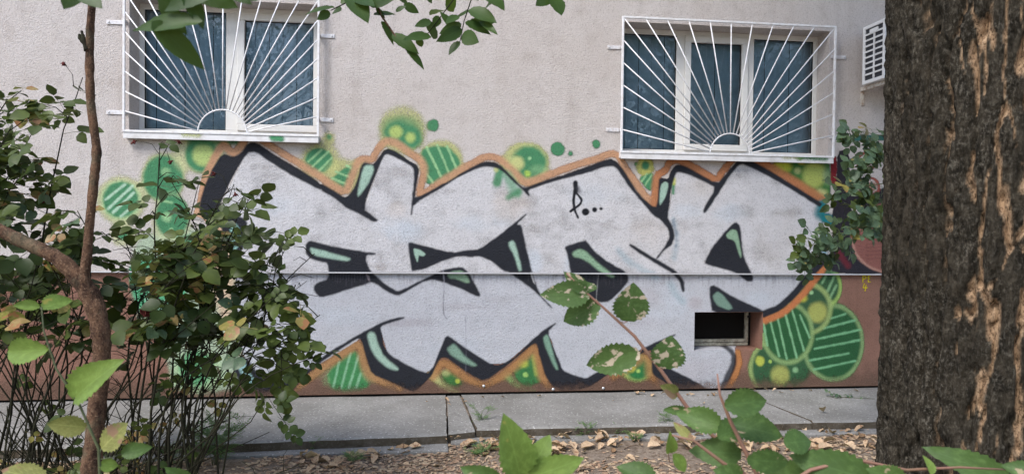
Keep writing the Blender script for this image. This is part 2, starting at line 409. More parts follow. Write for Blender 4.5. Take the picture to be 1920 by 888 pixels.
# ------------------------------------------------------------------ pavement: slabs with open joints
pav = MB().box((-9, -0.74, -0.2), (10, 0.035, 0.030)).build('pavement', M['kerb'])
tag(pav, kind='structure')
def slab(front, back, z, zb, seed):
    """front/back: polylines of (x, y); a slab with ragged edges"""
    r = random.Random(seed); n = 90
    f = np.array(front); b = np.array(back)
    t = np.linspace(0, 1, n)
    def along(pl):
        d = np.r_[0, np.cumsum(np.hypot(*np.diff(pl, axis=0).T))]; d /= d[-1]
        return np.stack([np.interp(t, d, pl[:, 0]), np.interp(t, d, pl[:, 1])], -1)
    F_, B_ = along(f), along(b)
    F_[:, 1] += (fbm(F_[:, 0]*9, F_[:, 0]*0, 0, seed, 4)-0.5)*0.030
    rows = []
    for k, (s, dz) in enumerate([(0.0, None), (0.0, -0.012), (0.018, 0.0)] + [(q_/16, 0.0) for q_ in range(1, 17)] + [(1.0, None)]):
        q = F_*(1-s) + B_*s
        if 0 < s < 1:
            q = q.copy(); e_ = fbm(np.array([s*9.0, s*9.0+40]), np.array([seed*1.7, seed*1.7]), 0, seed, 4)-0.5; q[0, 0] += abs(e_[0])*0.030; q[-1, 0] -= abs(e_[1])*0.030
        zz = np.full(n, zb) if dz is None else z + dz + (fbm(q[:, 0]*2.5, q[:, 1]*2.5, 0, seed+5, 3)-0.5)*0.008
        rows.append(np.c_[q, zz])
    V = np.concatenate(rows); m = len(rows)
    ii = np.arange(m*n).reshape(m, n)
    Fq = np.stack([ii[:-1, :-1], ii[:-1, 1:], ii[1:, 1:], ii[1:, :-1]], -1).reshape(-1, 4).tolist()
    me = bpy.data.meshes.new('slab')
    Fq += [list(ii[:, 0]), list(ii[::-1, -1])]
    me.from_pydata(V.tolist(), [], Fq); me.update()
    me.materials.append(M['concrete']); me.materials.append(M['kerb'])
    for p_ in me.polygons:
        if abs(p_.normal.z) < 0.45: p_.material_index = 1  # steep slab sides get a darker, browner concrete than the top
    return obj('slab', me, None, pav)
def pz(px, py, z=ZP):
    q = at_z(px, py, z); return (q[0], q[1])
e1 = pz(838, 757); e2 = pz(840, 813)
e3 = pz(868, 750); e4 = pz(892, 803)
e5 = pz(1447, 758); e6 = pz(1515, 785)
YB = 0.034
def xb(a, b):  # joint continued to the wall
    t = (YB-a[1])/(b[1]-a[1]) if abs(b[1]-a[1]) > 1e-6 else 0
    return a[0]+(b[0]-a[0])*t
fl = pz(480, 827)
x1 = xb(e1, e2); x2 = xb(e3, e4); x3 = xb(e5, e6)
G_ = 0.0055
slope = (e2[1]-fl[1])/(e2[0]-fl[0])
slab([(-9, e2[1]+slope*0.3*(-9-e2[0])), (fl[0], fl[1]), (e2[0]-G_, e2[1])], [(-9, YB), (x1-G_, YB)], ZP, -0.02, 11)
slab([(e2[0]+G_*0.6, e2[1]+0.05), (e4[0]-G_, e4[1]-0.01)], [(x1+G_*0.6, YB), (x2-G_, YB)], ZP-0.008, -0.02, 12)
rf = pz(1380, 792); rf2 = pz(1640, 787)
slab([(e4[0]+G_, e4[1]), (rf[0], rf[1]), (e6[0]-0.0035, rf2[1])], [(x2+G_, YB), (x3-0.0035, YB)], ZP, -0.02, 13)
slab([(e6[0]+0.0035, rf2[1]), (10, rf2[1]-0.02)], [(x3+0.0035, YB), (10, YB)], ZP, -0.02, 14)
jf = MB()
jf.box((e2[0]-0.06, -0.58, 0.031), (e4[0]+0.06, 0.033, 0.074)); jf.box((min(e6[0], x3)-0.06, -0.58, 0.031), (max(e6[0], x3)+0.06, 0.033, 0.076))
tag(jf.build('joint_filling', M['soil'], pav), kind='stuff')
# low footing strip that shows in front of the slabs
kq = pz(1550, 811, 0.03); kl = pz(560, 848, 0.03)
kb = MB()
kb.box((e2[0]+0.02, kq[1]-0.005, -0.1), (10, -0.60, 0.026)); kb.box((-9, kl[1], -0.1), (e2[0], -0.60, 0.022))
kb.build('footing_strip', M['concrete'], pav, bevel=0.008)

# ------------------------------------------------------------------ building
bld = empty('apartment_building', (0.9, 0.0, 0.0))
tag(bld, 'pale rendered apartment building with red brown plinth and two barred windows', 'building')
YG = -0.085            # plane of the window grilles
def rect(l, r, t, b, y):
    a = at_y(l, (t+b)/2, y)[0]; c = at_y(r, (t+b)/2, y)[0]
    return a, c
gl0 = at_y(232, 244, YG); gl1 = at_y(596, 256, YG)
gr0 = at_y(1165, 286, YG); gr1 = at_y(1562, 293, YG); grt = at_y(1166, 32, YG)
GT = float(grt[2])
LW = (float(gl0[0]), float(gl1[0]), float((gl0[2]+gl1[2])/2), GT+0.02)   # grille extents x0,x1,z0,z1
RW = (float(gr0[0]), float(gr1[0]), float((gr0[2]+gr1[2])/2), GT)
ins = 0.015
HOLES = []
def to_wall(x):   # same sight line, on the wall face
    return x
for (x0, x1, z0, z1) in (LW, RW):
    HOLES.append((x0+ins, x1-ins, z0+0.005, z1-0.02))
v0 = at_y(1302, 584, YP); v1 = at_y(1430, 586, YP); v2 = at_y(1302, 656, YP); v3 = at_y(1430, 656, YP)
VENT = (float((v0[0]+v2[0])/2), float((v1[0]+v3[0])/2), float((v2[2]+v3[2])/2), float((v0[2]+v1[2])/2))
def wall(name, x0, x1, z0, z1, y, holes, depth, mat, top=True):
    xs = sorted({x0, x1, *[h[0] for h in holes], *[h[1] for h in holes]})
    zs = sorted({z0, z1, *[h[2] for h in holes], *[h[3] for h in holes]})
    mb = MB()
    for i in range(len(xs)-1):
        for j in range(len(zs)-1):
            cx, cz = (xs[i]+xs[i+1])/2, (zs[j]+zs[j+1])/2
            if any(h[0] < cx < h[1] and h[2] < cz < h[3] for h in holes): continue
            b = len(mb.v)
            mb.v += [(xs[i], y, zs[j]), (xs[i+1], y, zs[j]), (xs[i+1], y, zs[j+1]), (xs[i], y, zs[j+1])]
            mb.f.append((b, b+1, b+2, b+3))
    for h in holes:
        b = len(mb.v); d = depth
        mb.v += [(h[0], y, h[2]), (h[1], y, h[2]), (h[1], y, h[3]), (h[0], y, h[3]),
                 (h[0], y+d, h[2]), (h[1], y+d, h[2]), (h[1], y+d, h[3]), (h[0], y+d, h[3])]
        for a, c in ((0, 1), (1, 2), (2, 3), (3, 0)):
            mb.f.append((b+a, b+a+4, b+c+4, b+c))
    # outer returns and back
    b = len(mb.v); yb = 0.45
    mb.v += [(x0, y, z0), (x1, y, z0), (x1, y, z1), (x0, y, z1), (x0, yb, z0), (x1, yb, z0), (x1, yb, z1), (x0, yb, z1)]
    for f in ((0, 4, 5, 1), (1, 5, 6, 2), (2, 6, 7, 3), (3, 7, 4, 0)): mb.f.append(tuple(b+i for i in f))
    me = mb.mesh(name)
    me.transform(Matrix.Translation(-bld.location))
    return obj(name, me, mat, bld)
wall('rendered_wall', -8.5, 9.5, ZL, 8.0, YW, HOLES, 0.27, M['stucco'])
wall('plinth', -8.5, 9.5, PLB, ZL-0.006, YP, [VENT], 0.24, M['plinth'])
def part(mb, name, mat, parent, smooth=False, bevel=0.0):
    """world-space mesh made local to its top-level thing"""
    me = mb.mesh(name)
    root = parent
    while root.parent: root = root.parent
    me.transform(Matrix.Translation(-root.location))
    o = obj(name, me, mat, parent, smooth)
    if bevel:
        md = o.modifiers.new('bevel', 'BEVEL'); md.width = bevel; md.segments = 2; md.limit_method = 'ANGLE'
    return o
part(MB().box((-8.5, 0.045, -0.2), (9.5, 0.4, PLB+0.02)), 'foundation', M['dark'], bld)  # coloured near black to give the shade of the gap below the plinth
part(MB().box((-8.5, -0.031, ZL-0.0050), (9.5, 0.02, ZL+0.0040)), 'drip_profile', M['profile'], bld)
part(MB().box((-8.5, 0.46, -0.2), (9.5, 5.0, 8.0)), 'core', M['dark'], bld)
# crack lines in the plinth render are left to the paint wear

def window(hole, panes, blinds_n, name):
    x0, x1, z0, z1 = hole; yf = YW+0.19; d = 0.06
    fr = MB(); b = 0.05
    fr.box((x0, yf, z0), (x1, yf+d, z0+b)); fr.box((x0, yf, z1-b*0.9), (x1, yf+d, z1))
    zA, zB = z0+b, z1-b*0.9
    fr.box((x0, yf, zA), (x0+b*0.8, yf+d, zB)); fr.box((x1-b*0.8, yf, zA), (x1, yf+d, zB))
    for (a, c, kind) in panes:
        if kind == 'mull': fr.box((a, yf, zA), (c, yf+d, zB))
    root = part(fr, 'window_frame', M['white_pvc'], bld, bevel=0.004)
    for (a, c, kind) in panes:
        if kind == 'mull': continue
        za, zc = zA, zB
        if kind == 'sash':
            sb = 0.055; s = MB(); yo = yf-0.018
            s.box((a, yo, za), (c, yo+d, za+sb)); s.box((a, yo, zc-sb), (c, yo+d, zc))
            s.box((a, yo, za+sb), (a+sb, yo+d, zc-sb)); s.box((c-sb, yo, za+sb), (c, yo+d, zc-sb))
            part(s, 'sash', M['white_pvc'], root, bevel=0.004)
            a, c, za, zc = a+sb, c-sb, za+sb, zc-sb
        g = 0.006; s = MB(); yo = yf+0.012
        s.box((a, yo, za), (c, yo+0.012, za+g)); s.box((a, yo, zc-g), (c, yo+0.012, zc))
        s.box((a, yo, za+g), (a+g, yo+0.012, zc-g)); s.box((c-g, yo, za+g), (c, yo+0.012, zc-g))
        part(s, 'gasket', M['rubber'], root)
        m = MB(); m.v = [(a, yf+0.02, za), (c, yf+0.02, za), (c, yf+0.02, zc), (a, yf+0.02, zc)]; m.f = [(0, 1, 2, 3)]
        part(m, 'glass_pane', M['glass'], root)
    # vertical blind panels, then a near-black sheet standing for the unlit room
    xs = np.linspace(x0-0.01, x1+0.01, blinds_n+1)
    for i in range(blinds_n):
        m = MB(); a, c = xs[i]+0.003, xs[i+1]-0.001; yy = yf+0.085 + (0.006 if i % 2 else 0)
        m.box((a, yy, z0), (c, yy+0.003, z1))
        part(m, 'blind_panel', M['blind'], root)
    m = MB()
    m.box((x0-0.02, YW-0.055, z0-0.052), (x1+0.02, yf+0.01, z0-0.004)); m.box((x0-0.02, YW-0.062, z0-0.062), (x1+0.02, YW-0.055, z0-0.0035))
    part(m, 'window_sill', M['sill'], root, bevel=0.003)
    part(MB().box((x0-0.03, yf+0.12, z0-0.03), (x1+0.03, yf+0.13, z1+0.03)), 'unlit_room_sheet', M['dark'], root)
    return root
def xw(px, y=YW+0.2): return float(at_y(px, 160, y)[0])
h = HOLES[0]
window(h, [(h[0]+0.04, xw(424), 'pane'), (xw(424), xw(446), 'mull'), (xw(446), h[1]-0.005, 'sash')], 13, 'L')
h = HOLES[1]
window(h, [(h[0]+0.04, xw(1267), 'pane'), (xw(1267), xw(1282), 'mull'), (xw(1282), xw(1400), 'sash'), (xw(1400), xw(1412), 'mull'), (xw(1412), h[1]-0.04, 'pane')], 16, 'R')

# basement vent
VX0, VX1, VZ0, VZ1 = VENT
fr = MB(); yv = 0.215; fb = 0.028
vx1 = float(at_y(1403, 620, yv)[0])
fr.box((VX0, yv, VZ0+0.035), (vx1, yv+0.03, VZ0+0.035+fb)); fr.box((vx1-fb, yv, VZ0+0.035+fb), (vx1, yv+0.03, VZ1)); fr.box((VX0, yv+0.005, VZ0+0.004), (vx1, yv+0.035, VZ0+0.030))
part(fr, 'vent_frame', M['oldframe'], bld, bevel=0.003)
part(MB().box((VX0-0.02, 0.242, VZ0-0.02), (VX1+0.02, 0.30, VZ1+0.02)), 'vent_dark_back', M['dark'], bld)  # near-black plate standing for the unlit space behind the vent
part(MB().box((vx1-0.012, yv-0.012, VZ1-0.075), (vx1+0.015, yv+0.02, VZ1-0.055)), 'vent_latch', M['rubber'], bld)

# ------------------------------------------------------------------ sunburst grilles
def grille(ext, cpx, rpx, ntop, nside, tabs, label):
    x0, x1, z0, z1 = ext
    root = empty('window_grille', ((x0+x1)/2, YG, z0)); tag(root, label, 'window grille', 'sunburst window grilles')
    b = 0.0085
    f = MB()
    f.box((x0-b, YG-b, z0-b), (x0+b, YG+b, z1+b)); f.box((x1-b, YG-b, z0-b), (x1+b, YG+b, z1+b))
    f.box((x0+b, YG-b, z1-b), (x1-b, YG+b, z1+b)); f.box((x0+b, YG-b, z0-b), (x1-b, YG+b, z0+b))
    part(f, 'grille_frame', M['white_metal'], root, bevel=0.002)
    cx = float(at_y(cpx, 280, YG)[0]); rr = rpx
    arc = MB(); arc.tube([(cx-rr*math.cos(a), YG, z0+rr*math.sin(a)*1.0) for a in np.linspace(0, math.pi, 25)], 0.0065, 6)
    part(arc, 'arc', M['white_metal'], root, True)
    ends = [(x0, z1-(z1-z0)*(k+1)/(nside+1)) for k in range(nside)][::-1]
    ends += [(x0+(x1-x0)*k/(ntop-1), z1) for k in range(ntop)]
    ends += [(x1, z1-(z1-z0)*(k+1)/(nside+1)) for k in range(nside)]
    n = len(ends)
    for i, (ex, ez) in enumerate(ends):
        a = math.pi*(i+0.62)/(n+0.24)
        s = Vector((cx-rr*math.cos(a), YG, z0+rr*math.sin(a)))
        e = Vector((ex, YG, ez))
        part(MB().tube([s, e], 0.0054, 6), 'bar', M['white_metal'], root, True)
    for (px, py, sgn) in tabs:
        xe = x0 if sgn < 0 else x1
        q = at_y(px, py, YW-0.01); z = float(q[2])
        m = MB(); a, c = sorted((float(q[0]), xe+sgn*b))
        m.box((a, YW-0.008, z-0.016), (c+0.0, YW-0.002, z+0.016)); m.box((xe-0.004, YG, z-0.012), (xe+0.004, YW-0.002, z+0.012))
        t = part(m, 'fixing_tab', M['bracket'], root, bevel=0.002)
        xs_ = float(q[0]) - sgn*0.018
        part(MB().tube([(xs_, YW-0.014, z), (xs_, YW-0.008, z)], 0.006, 8), 'screw', M['screw'], t, True)
    return root
grille(LW, 417, 0.185, 11, 6, [(199, 41, -1), (199, 210, -1), (627, 68, 1), (625, 225, 1)], 'white sunburst grille with half round arc over the two light window')
grille(RW, 1369, 0.178, 11, 5, [(1139, 88, -1), (1137, 243, -1), (1587, 108, 1), (1585, 258, 1)], 'white sunburst grille over the three light window near the air conditioner')

# ------------------------------------------------------------------ air conditioner
ac0 = at_y(1619, 52, -0.12); ac1 = at_y(1619, 160, -0.12)
AX, AZ1, AZ0 = float(ac0[0]), float(ac0[2]), float(ac1[2])
AY0, AY1 = -0.42, -0.12
ac = empty('air_conditioner', (AX+0.4, -0.27, AZ0)); tag(ac, 'white outdoor air conditioning unit with barred side mounted beside the thick trunk', 'air conditioner')
m = MB(); t_ = 0.03
m.box((AX+0.012, AY0, AZ0), (AX+0.80, AY1, AZ1))
part(m, 'casing', M['ac'], ac, bevel=0.012)
part(MB().box((AX+0.006, AY0+0.03, AZ0+0.03), (AX+0.0115, AY1-0.03, AZ1-0.03)), 'coil', M['ac_dark'], ac)
m = MB()
m.box((AX-0.004, AY0, AZ0), (AX+0.008, AY0+t_, AZ1)); m.box((AX-0.004, AY1-t_, AZ0), (AX+0.008, AY1, AZ1))
m.box((AX-0.004, AY0+t_, AZ0), (AX+0.008, AY1-t_, AZ0+t_)); m.box((AX-0.004, AY0+t_, AZ1-t_), (AX+0.008, AY1-t_, AZ1))
part(m, 'side_frame', M['ac'], ac, bevel=0.003)
for k in range(1, 9):
    z = AZ0+t_+(AZ1-AZ0-2*t_)*k/9
    part(MB().box((AX-0.003, AY0+t_, z-0.007), (AX+0.005, AY1-t_, z+0.007)), 'louvre_bar', M['ac'], ac)
ym = AY0+(AY1-AY0)*0.48
part(MB().box((AX-0.005, ym-0.008, AZ0+t_), (AX+0.004, ym+0.008, AZ1-t_-0.05)), 'louvre_post', M['ac'], ac)
part(MB().box((AX-0.006, ym-0.05, AZ1-t_-0.05), (AX+0.004, ym+0.06, AZ1-t_-0.015)), 'name_plate', M['ac'], ac)
m = MB(); m.tube([(AX+0.40, AY0-0.002, AZ0+0.27), (AX+0.40, AY0-0.012, AZ0+0.27)], 0.21, 28)
part(m, 'fan_grille', M['ac_dark'], ac)
for xq in (AX+0.06, AX+0.68):
    m = MB(); m.box((xq-0.018, AY0+0.02, AZ0-0.036), (xq+0.018, YW, AZ0-0.002)); m.box((xq-0.018, YW-0.01, AZ0-0.16), (xq+0.018, YW-0.001, AZ0-0.036))
    part(m, 'bracket', M['rust'], ac, bevel=0.003)

# ------------------------------------------------------------------ graffiti: paint coat on a fine mesh, colours sprayed in photo-traced shapes
STEP = 0.0058
def paint_grid(x0, x1, z0, z1, y):
    xs = np.arange(x0, x1+STEP, STEP); zs = np.linspace(z0, z1, int((z1-z0)/STEP)+1)
    X, Z = np.meshgrid(xs, zs); P = np.stack([X, np.full_like(X, y), Z], -1)
    return P
PU = paint_grid(-2.62, 4.75, ZL+0.007, 2.62, YW-0.002)
PL = paint_grid(-2.62, 4.75, PLB+0.002, ZL-0.0065, YP-0.002)
sx = np.arange(VX0+0.001, VX1-0.001, STEP); sy = np.arange(0.0, 0.21, STEP)
SX, SY = np.meshgrid(sx, sy[::-1]); PS = np.stack([SX, SY, np.full_like(SX, VZ0+0.002)], -1)
sillg = []
for hh in HOLES:
    g_x = np.arange(hh[0]-0.018, hh[1]+0.018, STEP); g_z = np.linspace(hh[2]-0.060, hh[2]-0.006, 9)
    g_X, g_Z = np.meshgrid(g_x, g_z); sillg.append(np.stack([g_X, np.full_like(g_X, YW-0.0635), g_Z], -1))
grids = [PU, PL, PS] + sillg
NWALL = sum(g.shape[0]*g.shape[1] for g in (PU, PL, PS))
ALLP = np.concatenate([g.reshape(-1, 3) for g in grids])
QX, QY = project(ALLP)
N_ = len(ALLP)
RGBA = np.zeros((N_, 4)); CLS = np.full(N_, -1, np.int32)
W1 = fbm(QX*0.11, QY*0.11, 0, 21, 3)-0.5; W2 = fbm(QX*0.035, QY*0.035, 0, 31, 4)-0.5
PARTS = []
def newpart(thing, name):
    PARTS.append((thing, name)); return len(PARTS)-1
def over(ix, al, color, cls):
    al = np.clip(al, 0, 1); A = RGBA[ix, 3]; o = al + A*(1-al); oo = np.maximum(o, 1e-6)
    c = np.asarray(color)
    RGBA[ix, :3] = (c*al[:, None] + RGBA[ix, :3]*(A*(1-al))[:, None])/oo[:, None]
    RGBA[ix, 3] = o
    s = (al > 0.45) | ((CLS[ix] < 0) & (al > 0.04)); j = ix[s]; CLS[j] = cls
def bbox(pts, m):
    p = np.asarray(pts, float)
    return np.nonzero((QX > p[:, 0].min()-m) & (QX < p[:, 0].max()+m) & (QY > p[:, 1].min()-m) & (QY < p[:, 1].max()+m))[0]
def sdseg(x, y, a, b):
    dx, dy = b[0]-a[0], b[1]-a[1]; L = dx*dx+dy*dy+1e-9
    t = np.clip(((x-a[0])*dx+(y-a[1])*dy)/L, 0, 1)
    return np.hypot(x-a[0]-t*dx, y-a[1]-t*dy), t
def smooth_poly(pts, closed, k=1):
    """one round of corner cutting keeps hand-drawn corners soft"""
    p = [np.array(q, float) for q in pts]
    for _ in range(k):
        n = len(p); o = []
        rng = range(n) if closed else range(n-1)
        if not closed: o.append(p[0])
        for i in rng:
            a, b = p[i], p[(i+1) % n]; o += [a*0.82+b*0.18, a*0.18+b*0.82]
        if not closed: o.append(p[-1])
        p = o
    return p
def poly(pts, color, cls, soft=1.5, a=1.0, wob=1.2, sm=1, amod=None):
    p = smooth_poly(pts, True, sm); ix = bbox(p, soft*2+3); x, y = QX[ix], QY[ix]
    d = np.full(len(ix), 1e9); ins_ = np.zeros(len(ix), bool); n = len(p)
    for i in range(n):
        q, r = p[i], p[(i+1) % n]
        d = np.minimum(d, sdseg(x, y, q, r)[0])
        c = (q[1] > y) != (r[1] > y)
        with np.errstate(divide='ignore', invalid='ignore'):
            xi = (r[0]-q[0])*(y-q[1])/(r[1]-q[1]+1e-12)+q[0]
        ins_ ^= c & (x < xi)
    sd = np.where(ins_, -d, d) + W1[ix]*2*wob
    al = a*(1-sstep(-soft, soft, sd))
    if amod is not None: al = al*amod[ix]
    over(ix, al, color, cls)
def stroke(pts, wid, color, cls, soft=1.5, a=1.0, wob=1.0, sm=1, fade=False):
    ws = wid if isinstance(wid, (list, tuple)) else [wid]*len(pts)
    if sm:
        n0 = len(pts); t0 = np.linspace(0, 1, n0)
        p = smooth_poly(pts, False, sm); ws = np.interp(np.linspace(0, 1, len(p)), t0, ws)
    else: p = [np.array(q, float) for q in pts]
    ix = bbox(p, max(ws)+soft*2+3); x, y = QX[ix], QY[ix]; sd = np.full(len(ix), 1e9); n = len(p)
    for i in range(n-1):
        d, t = sdseg(x, y, p[i], p[i+1])
        sd = np.minimum(sd, d - (ws[i]*(1-t)+ws[i+1]*t)*0.5)
    sd = sd + W1[ix]*2*wob
    over(ix, a*(1-sstep(-soft, soft, sd)), color, cls)
def disc(cx, cy, rx, ry, color, cls, soft=3.0, a=1.0, wob=1.5, rot=0.0):
    m = max(rx, ry)+soft+4
    ix = bbox([(cx-m, cy-m), (cx+m, cy+m)], 0); x, y = QX[ix]-cx, QY[ix]-cy
    c, s = math.cos(rot), math.sin(rot); u, v = x*c+y*s, -x*s+y*c
    sd = (np.hypot(u/rx, v/ry)-1)*min(rx, ry) + W1[ix]*2*wob
    over(ix, a*(1-sstep(-soft, soft, sd)), color, cls)
def ring(cx, cy, rx, ry, wd, color, cls, soft=2.5, a=1.0, a0=None, a1=None):
    m = max(rx, ry)+soft+wd+4
    ix = bbox([(cx-m, cy-m), (cx+m, cy+m)], 0); x, y = QX[ix]-cx, QY[ix]-cy
    sd = np.abs(np.hypot(x/rx, y/ry)-1)*min(rx, ry)-wd/2 + W1[ix]*1.5
    al = a*(1-sstep(-soft, soft, sd))
    if a0 is not None:
        an = np.degrees(np.arctan2(y, x)) % 360; w_ = ((an-a0) % 360) < ((a1-a0) % 360)
        al = al*w_
    over(ix, al, color, cls)

BLK = C(38, 40, 47); SIL = C(212, 210, 212); SILB = C(190, 192, 199); ORG = C(200, 154, 120); GRN = C(76, 140, 98)
GRD = C(56, 98, 64); YEL = C(206, 208, 140); PAL = C(160, 205, 150); MNT = C(172, 202, 184); TEAL = C(30, 122, 128)
BWH = C(206, 216, 226); LIM = C(216, 220, 165)
G = 'graffiti'
# --- left bubbles
b = newpart(G, 'background_glow')
poly([(245, 440), (350, 425), (450, 440), (455, 700), (430, 742), (330, 742), (300, 640), (250, 600)], C(190, 210, 180), b, 14, 0.75)
poly([(395, 400), (430, 410), (448, 470), (430, 640), (400, 560), (380, 470)], C(222, 190, 160), b, 10, 0.8)
b = newpart(G, 'bubble')
disc(227, 375, 50, 48, LIM, b, 10, 0.65); disc(227, 375, 38, 37, PAL, b, 4, 0.55); disc(226, 374, 33, 33, GRN, b, 3.5)
for s in (((198, 374), (234, 346)), ((203, 391), (248, 349)), ((212, 398), (251, 361)), ((227, 405), (252, 384))): stroke(s, 5, C(190, 222, 195), b, 2, 0.9)
b = newpart(G, 'bubble')
disc(306, 332, 46, 50, LIM, b, 10, 0.6); disc(306, 334, 38, 43, GRN, b, 5); disc(311, 322, 9, 7, PAL, b, 4, 0.7)
b = newpart(G, 'bubble')
disc(320, 410, 40, 46, LIM, b, 10, 0.5); disc(323, 405, 32, 40, GRN, b, 5); disc(313, 407, 9, 9, PAL, b, 4, 0.9); disc(321, 431, 4, 4, PAL, b, 2, 0.9)
stroke([(302, 375), (322, 380)], 5, PAL, b, 2, 0.8)
b = newpart(G, 'bubble'); disc(230, 440, 26, 24, LIM, b, 9, 0.6); disc(229, 440, 10, 10, GRN, b, 4)
b = newpart(G, 'bubble')
disc(374, 288, 50, 40, LIM, b, 10, 0.6); disc(377, 290, 30, 33, GRN, b, 5); disc(381, 290, 20, 21, C(190, 210, 130), b, 5, 0.95)
stroke([(360, 262), (400, 264), (450, 262)], 20, GRN, b, 6, 0.75)
b = newpart(G, 'bubble')
poly([(240, 505), (255, 488), (300, 482), (350, 500), (350, 570), (310, 590), (265, 590), (246, 545)], C(75, 168, 120), b, 6, 0.9)
for s in (((255, 530), (290, 495)), ((275, 560), (320, 505)), ((300, 580), (340, 530))): stroke(s, 8, C(175, 220, 190), b, 3, 0.8)
poly([(330, 440), (420, 440), (400, 470), (350, 462)], GRN, b, 6, 0.9)
b = newpart(G, 'bubble'); disc(370, 700, 48, 42, C(170, 200, 150), b, 12, 0.7); disc(368, 690, 32, 34, C(90, 160, 110), b, 7, 0.9)
# --- top bubbles
b = newpart(G, 'bubble'); disc(617, 258, 14, 14, YEL, b, 8, 0.55); disc(617, 258, 4, 5, GRN, b, 3)
b = newpart(G, 'bubble'); disc(601, 298, 40, 36, YEL, b, 13, 0.62); disc(598, 301, 26, 23, GRN, b, 3.5)
for s in (((578, 303), (603, 281)), ((586, 312), (616, 284)), ((598, 320), (622, 296))): stroke(s, 4, PAL, b, 1.6, 0.9)
b = newpart(G, 'bubble'); disc(652, 328, 40, 32, YEL, b, 11, 0.6); poly([(622, 336), (640, 318), (665, 308), (672, 318), (655, 358), (640, 350)], GRN, b, 3)
for s in (((630, 322), (658, 333)), ((622, 334), (652, 346)), ((650, 311), (668, 320))): stroke(s, 4, PAL, b, 1.6, 0.9)
b = newpart(G, 'bubble')
disc(754, 243, 48, 48, YEL, b, 14, 0.62); disc(752, 238, 34, 20, GRN, b, 9, 0.7); disc(746, 250, 26, 22, GRN, b, 6); disc(768, 258, 24, 22, GRN, b, 6)
disc(742, 247, 12, 11, C(186, 206, 120), b, 5, 0.95); disc(770, 258, 9, 9, C(186, 206, 120), b, 5, 0.95)
b = newpart(G, 'paint_dot'); disc(812, 235, 11, 12, GRN, b, 5)
b = newpart(G, 'bubble')
disc(828, 300, 42, 40, YEL, b, 10, 0.7); poly([(788, 282), (818, 272), (842, 276), (860, 296), (864, 310), (840, 330), (800, 350), (796, 320)], GRN, b, 3.5)
for s in (((800, 276), (826, 330)), ((820, 272), (841, 322)), ((838, 274), (856, 316)), ((795, 318), (812, 342))): stroke(s, 4, PAL, b, 1.5, 0.9)
b = newpart(G, 'bubble')
disc(986, 304, 46, 40, YEL, b, 9, 0.75); disc(992, 304, 33, 30, GRN, b, 6); disc(969, 306, 13, 13, YEL, b, 6, 0.95); disc(989, 325, 6, 6, C(170, 205, 95), b, 3); disc(993, 297, 3, 3, PAL, b, 2)
disc(1010, 318, 16, 8, PAL, b, 6, 0.4)
for (x, y, r) in ((1046, 279, 13), (1070, 288, 5), (1118, 270, 8)):
    b = newpart(G, 'paint_dot'); disc(x, y, r, r, GRN, b, 4.5)
b = newpart(G, 'bubble'); disc(1210, 312, 18, 20, C(204, 202, 110), b, 7, 0.8); disc(1210, 310, 7, 8, GRN, b, 3); disc(1192, 307, 3, 3, GRN, b, 2, 0.7)
b = newpart(G, 'bubble'); poly([(1198, 333), (1225, 322), (1224, 345), (1220, 360), (1208, 350)], GRN, b, 3)
for s in (((1203, 340), (1213, 326)), ((1209, 348), (1222, 328))): stroke(s, 3, PAL, b, 1.5, 0.8)
b = newpart(G, 'bubble')
poly([(1446, 292), (1556, 294), (1557, 375), (1535, 372), (1500, 345), (1460, 318)], C(60, 115, 55), b, 5)
disc(1467, 312, 17, 12, C(200, 205, 70), b, 6, 0.9); disc(1527, 328, 22, 24, C(186, 196, 104), b, 7, 0.88); disc(1495, 320, 6, 6, YEL, b, 4, 0.7); disc(1503, 304, 6, 5, C(215, 190, 80), b, 4, 0.7); disc(1550, 330, 8, 15, C(150, 175, 130), b, 5, 0.7)
disc(1540, 362, 10, 8, YEL, b, 5, 0.8)
# --- lower right bubbles
b = newpart(G, 'bubble')
disc(1462, 690, 58, 52, GRD, b, 9, 0.85); ring(1462, 690, 55, 56, 8, C(168, 190, 118), b, 3.5, 0.7, 120, 245)
disc(1463, 704, 17, 19, C(180, 182, 100), b, 6, 0.85); disc(1425, 676, 8, 9, C(188, 196, 84), b, 3); disc(1444, 677, 3, 3, C(170, 200, 100), b, 1.5); disc(1491, 693, 5, 5, PAL, b, 3, 0.7)
b = newpart(G, 'bubble')
disc(1562, 642, 58, 76, GRD, b, 8, 0.6); disc(1562, 642, 52, 68, C(44, 92, 54), b, 4); ring(1562, 642, 55, 70, 7, C(150, 180, 120), b, 3.5, 0.7)
for s in (((1559, 596), (1585, 588)), ((1544, 615), (1603, 600)), ((1532, 635), (1611, 618)), ((1528, 653), (1611, 637)), ((1518, 675), (1591, 662)), ((1526, 692), (1603, 676))): stroke(s, 4, C(130, 190, 140), b, 1.8, 0.85)
b = newpart(G, 'bubble')
disc(1553, 536, 25, 36, GRD, b, 8, 0.8); ring(1551, 537, 25, 34, 6, C(165, 195, 105), b, 3, 0.8, 270, 80)
for s in (((1542, 530), (1550, 514)), ((1552, 545), (1564, 518)), ((1556, 558), (1568, 535))): stroke(s, 4, PAL, b, 2.5, 0.6)
b = newpart(G, 'bubble')
disc(1513, 578, 44, 48, C(56, 92, 62), b, 4); ring(1513, 578, 44, 46, 8, C(168, 190, 118), b, 3.5, 0.78, 285, 85)
disc(1533, 585, 18, 19, C(182, 186, 100), b, 5.5, 0.88); disc(1505, 559, 8, 7, C(190, 190, 74), b, 4, 0.9); disc(1521, 548, 3.5, 3.5, PAL, b, 1.5)
b = newpart(G, 'bubble')
disc(1477, 626, 46, 54, C(44, 94, 54), b, 4); ring(1477, 624, 46, 55, 7, C(155, 185, 120), b, 3.4, 0.75, 270, 180)
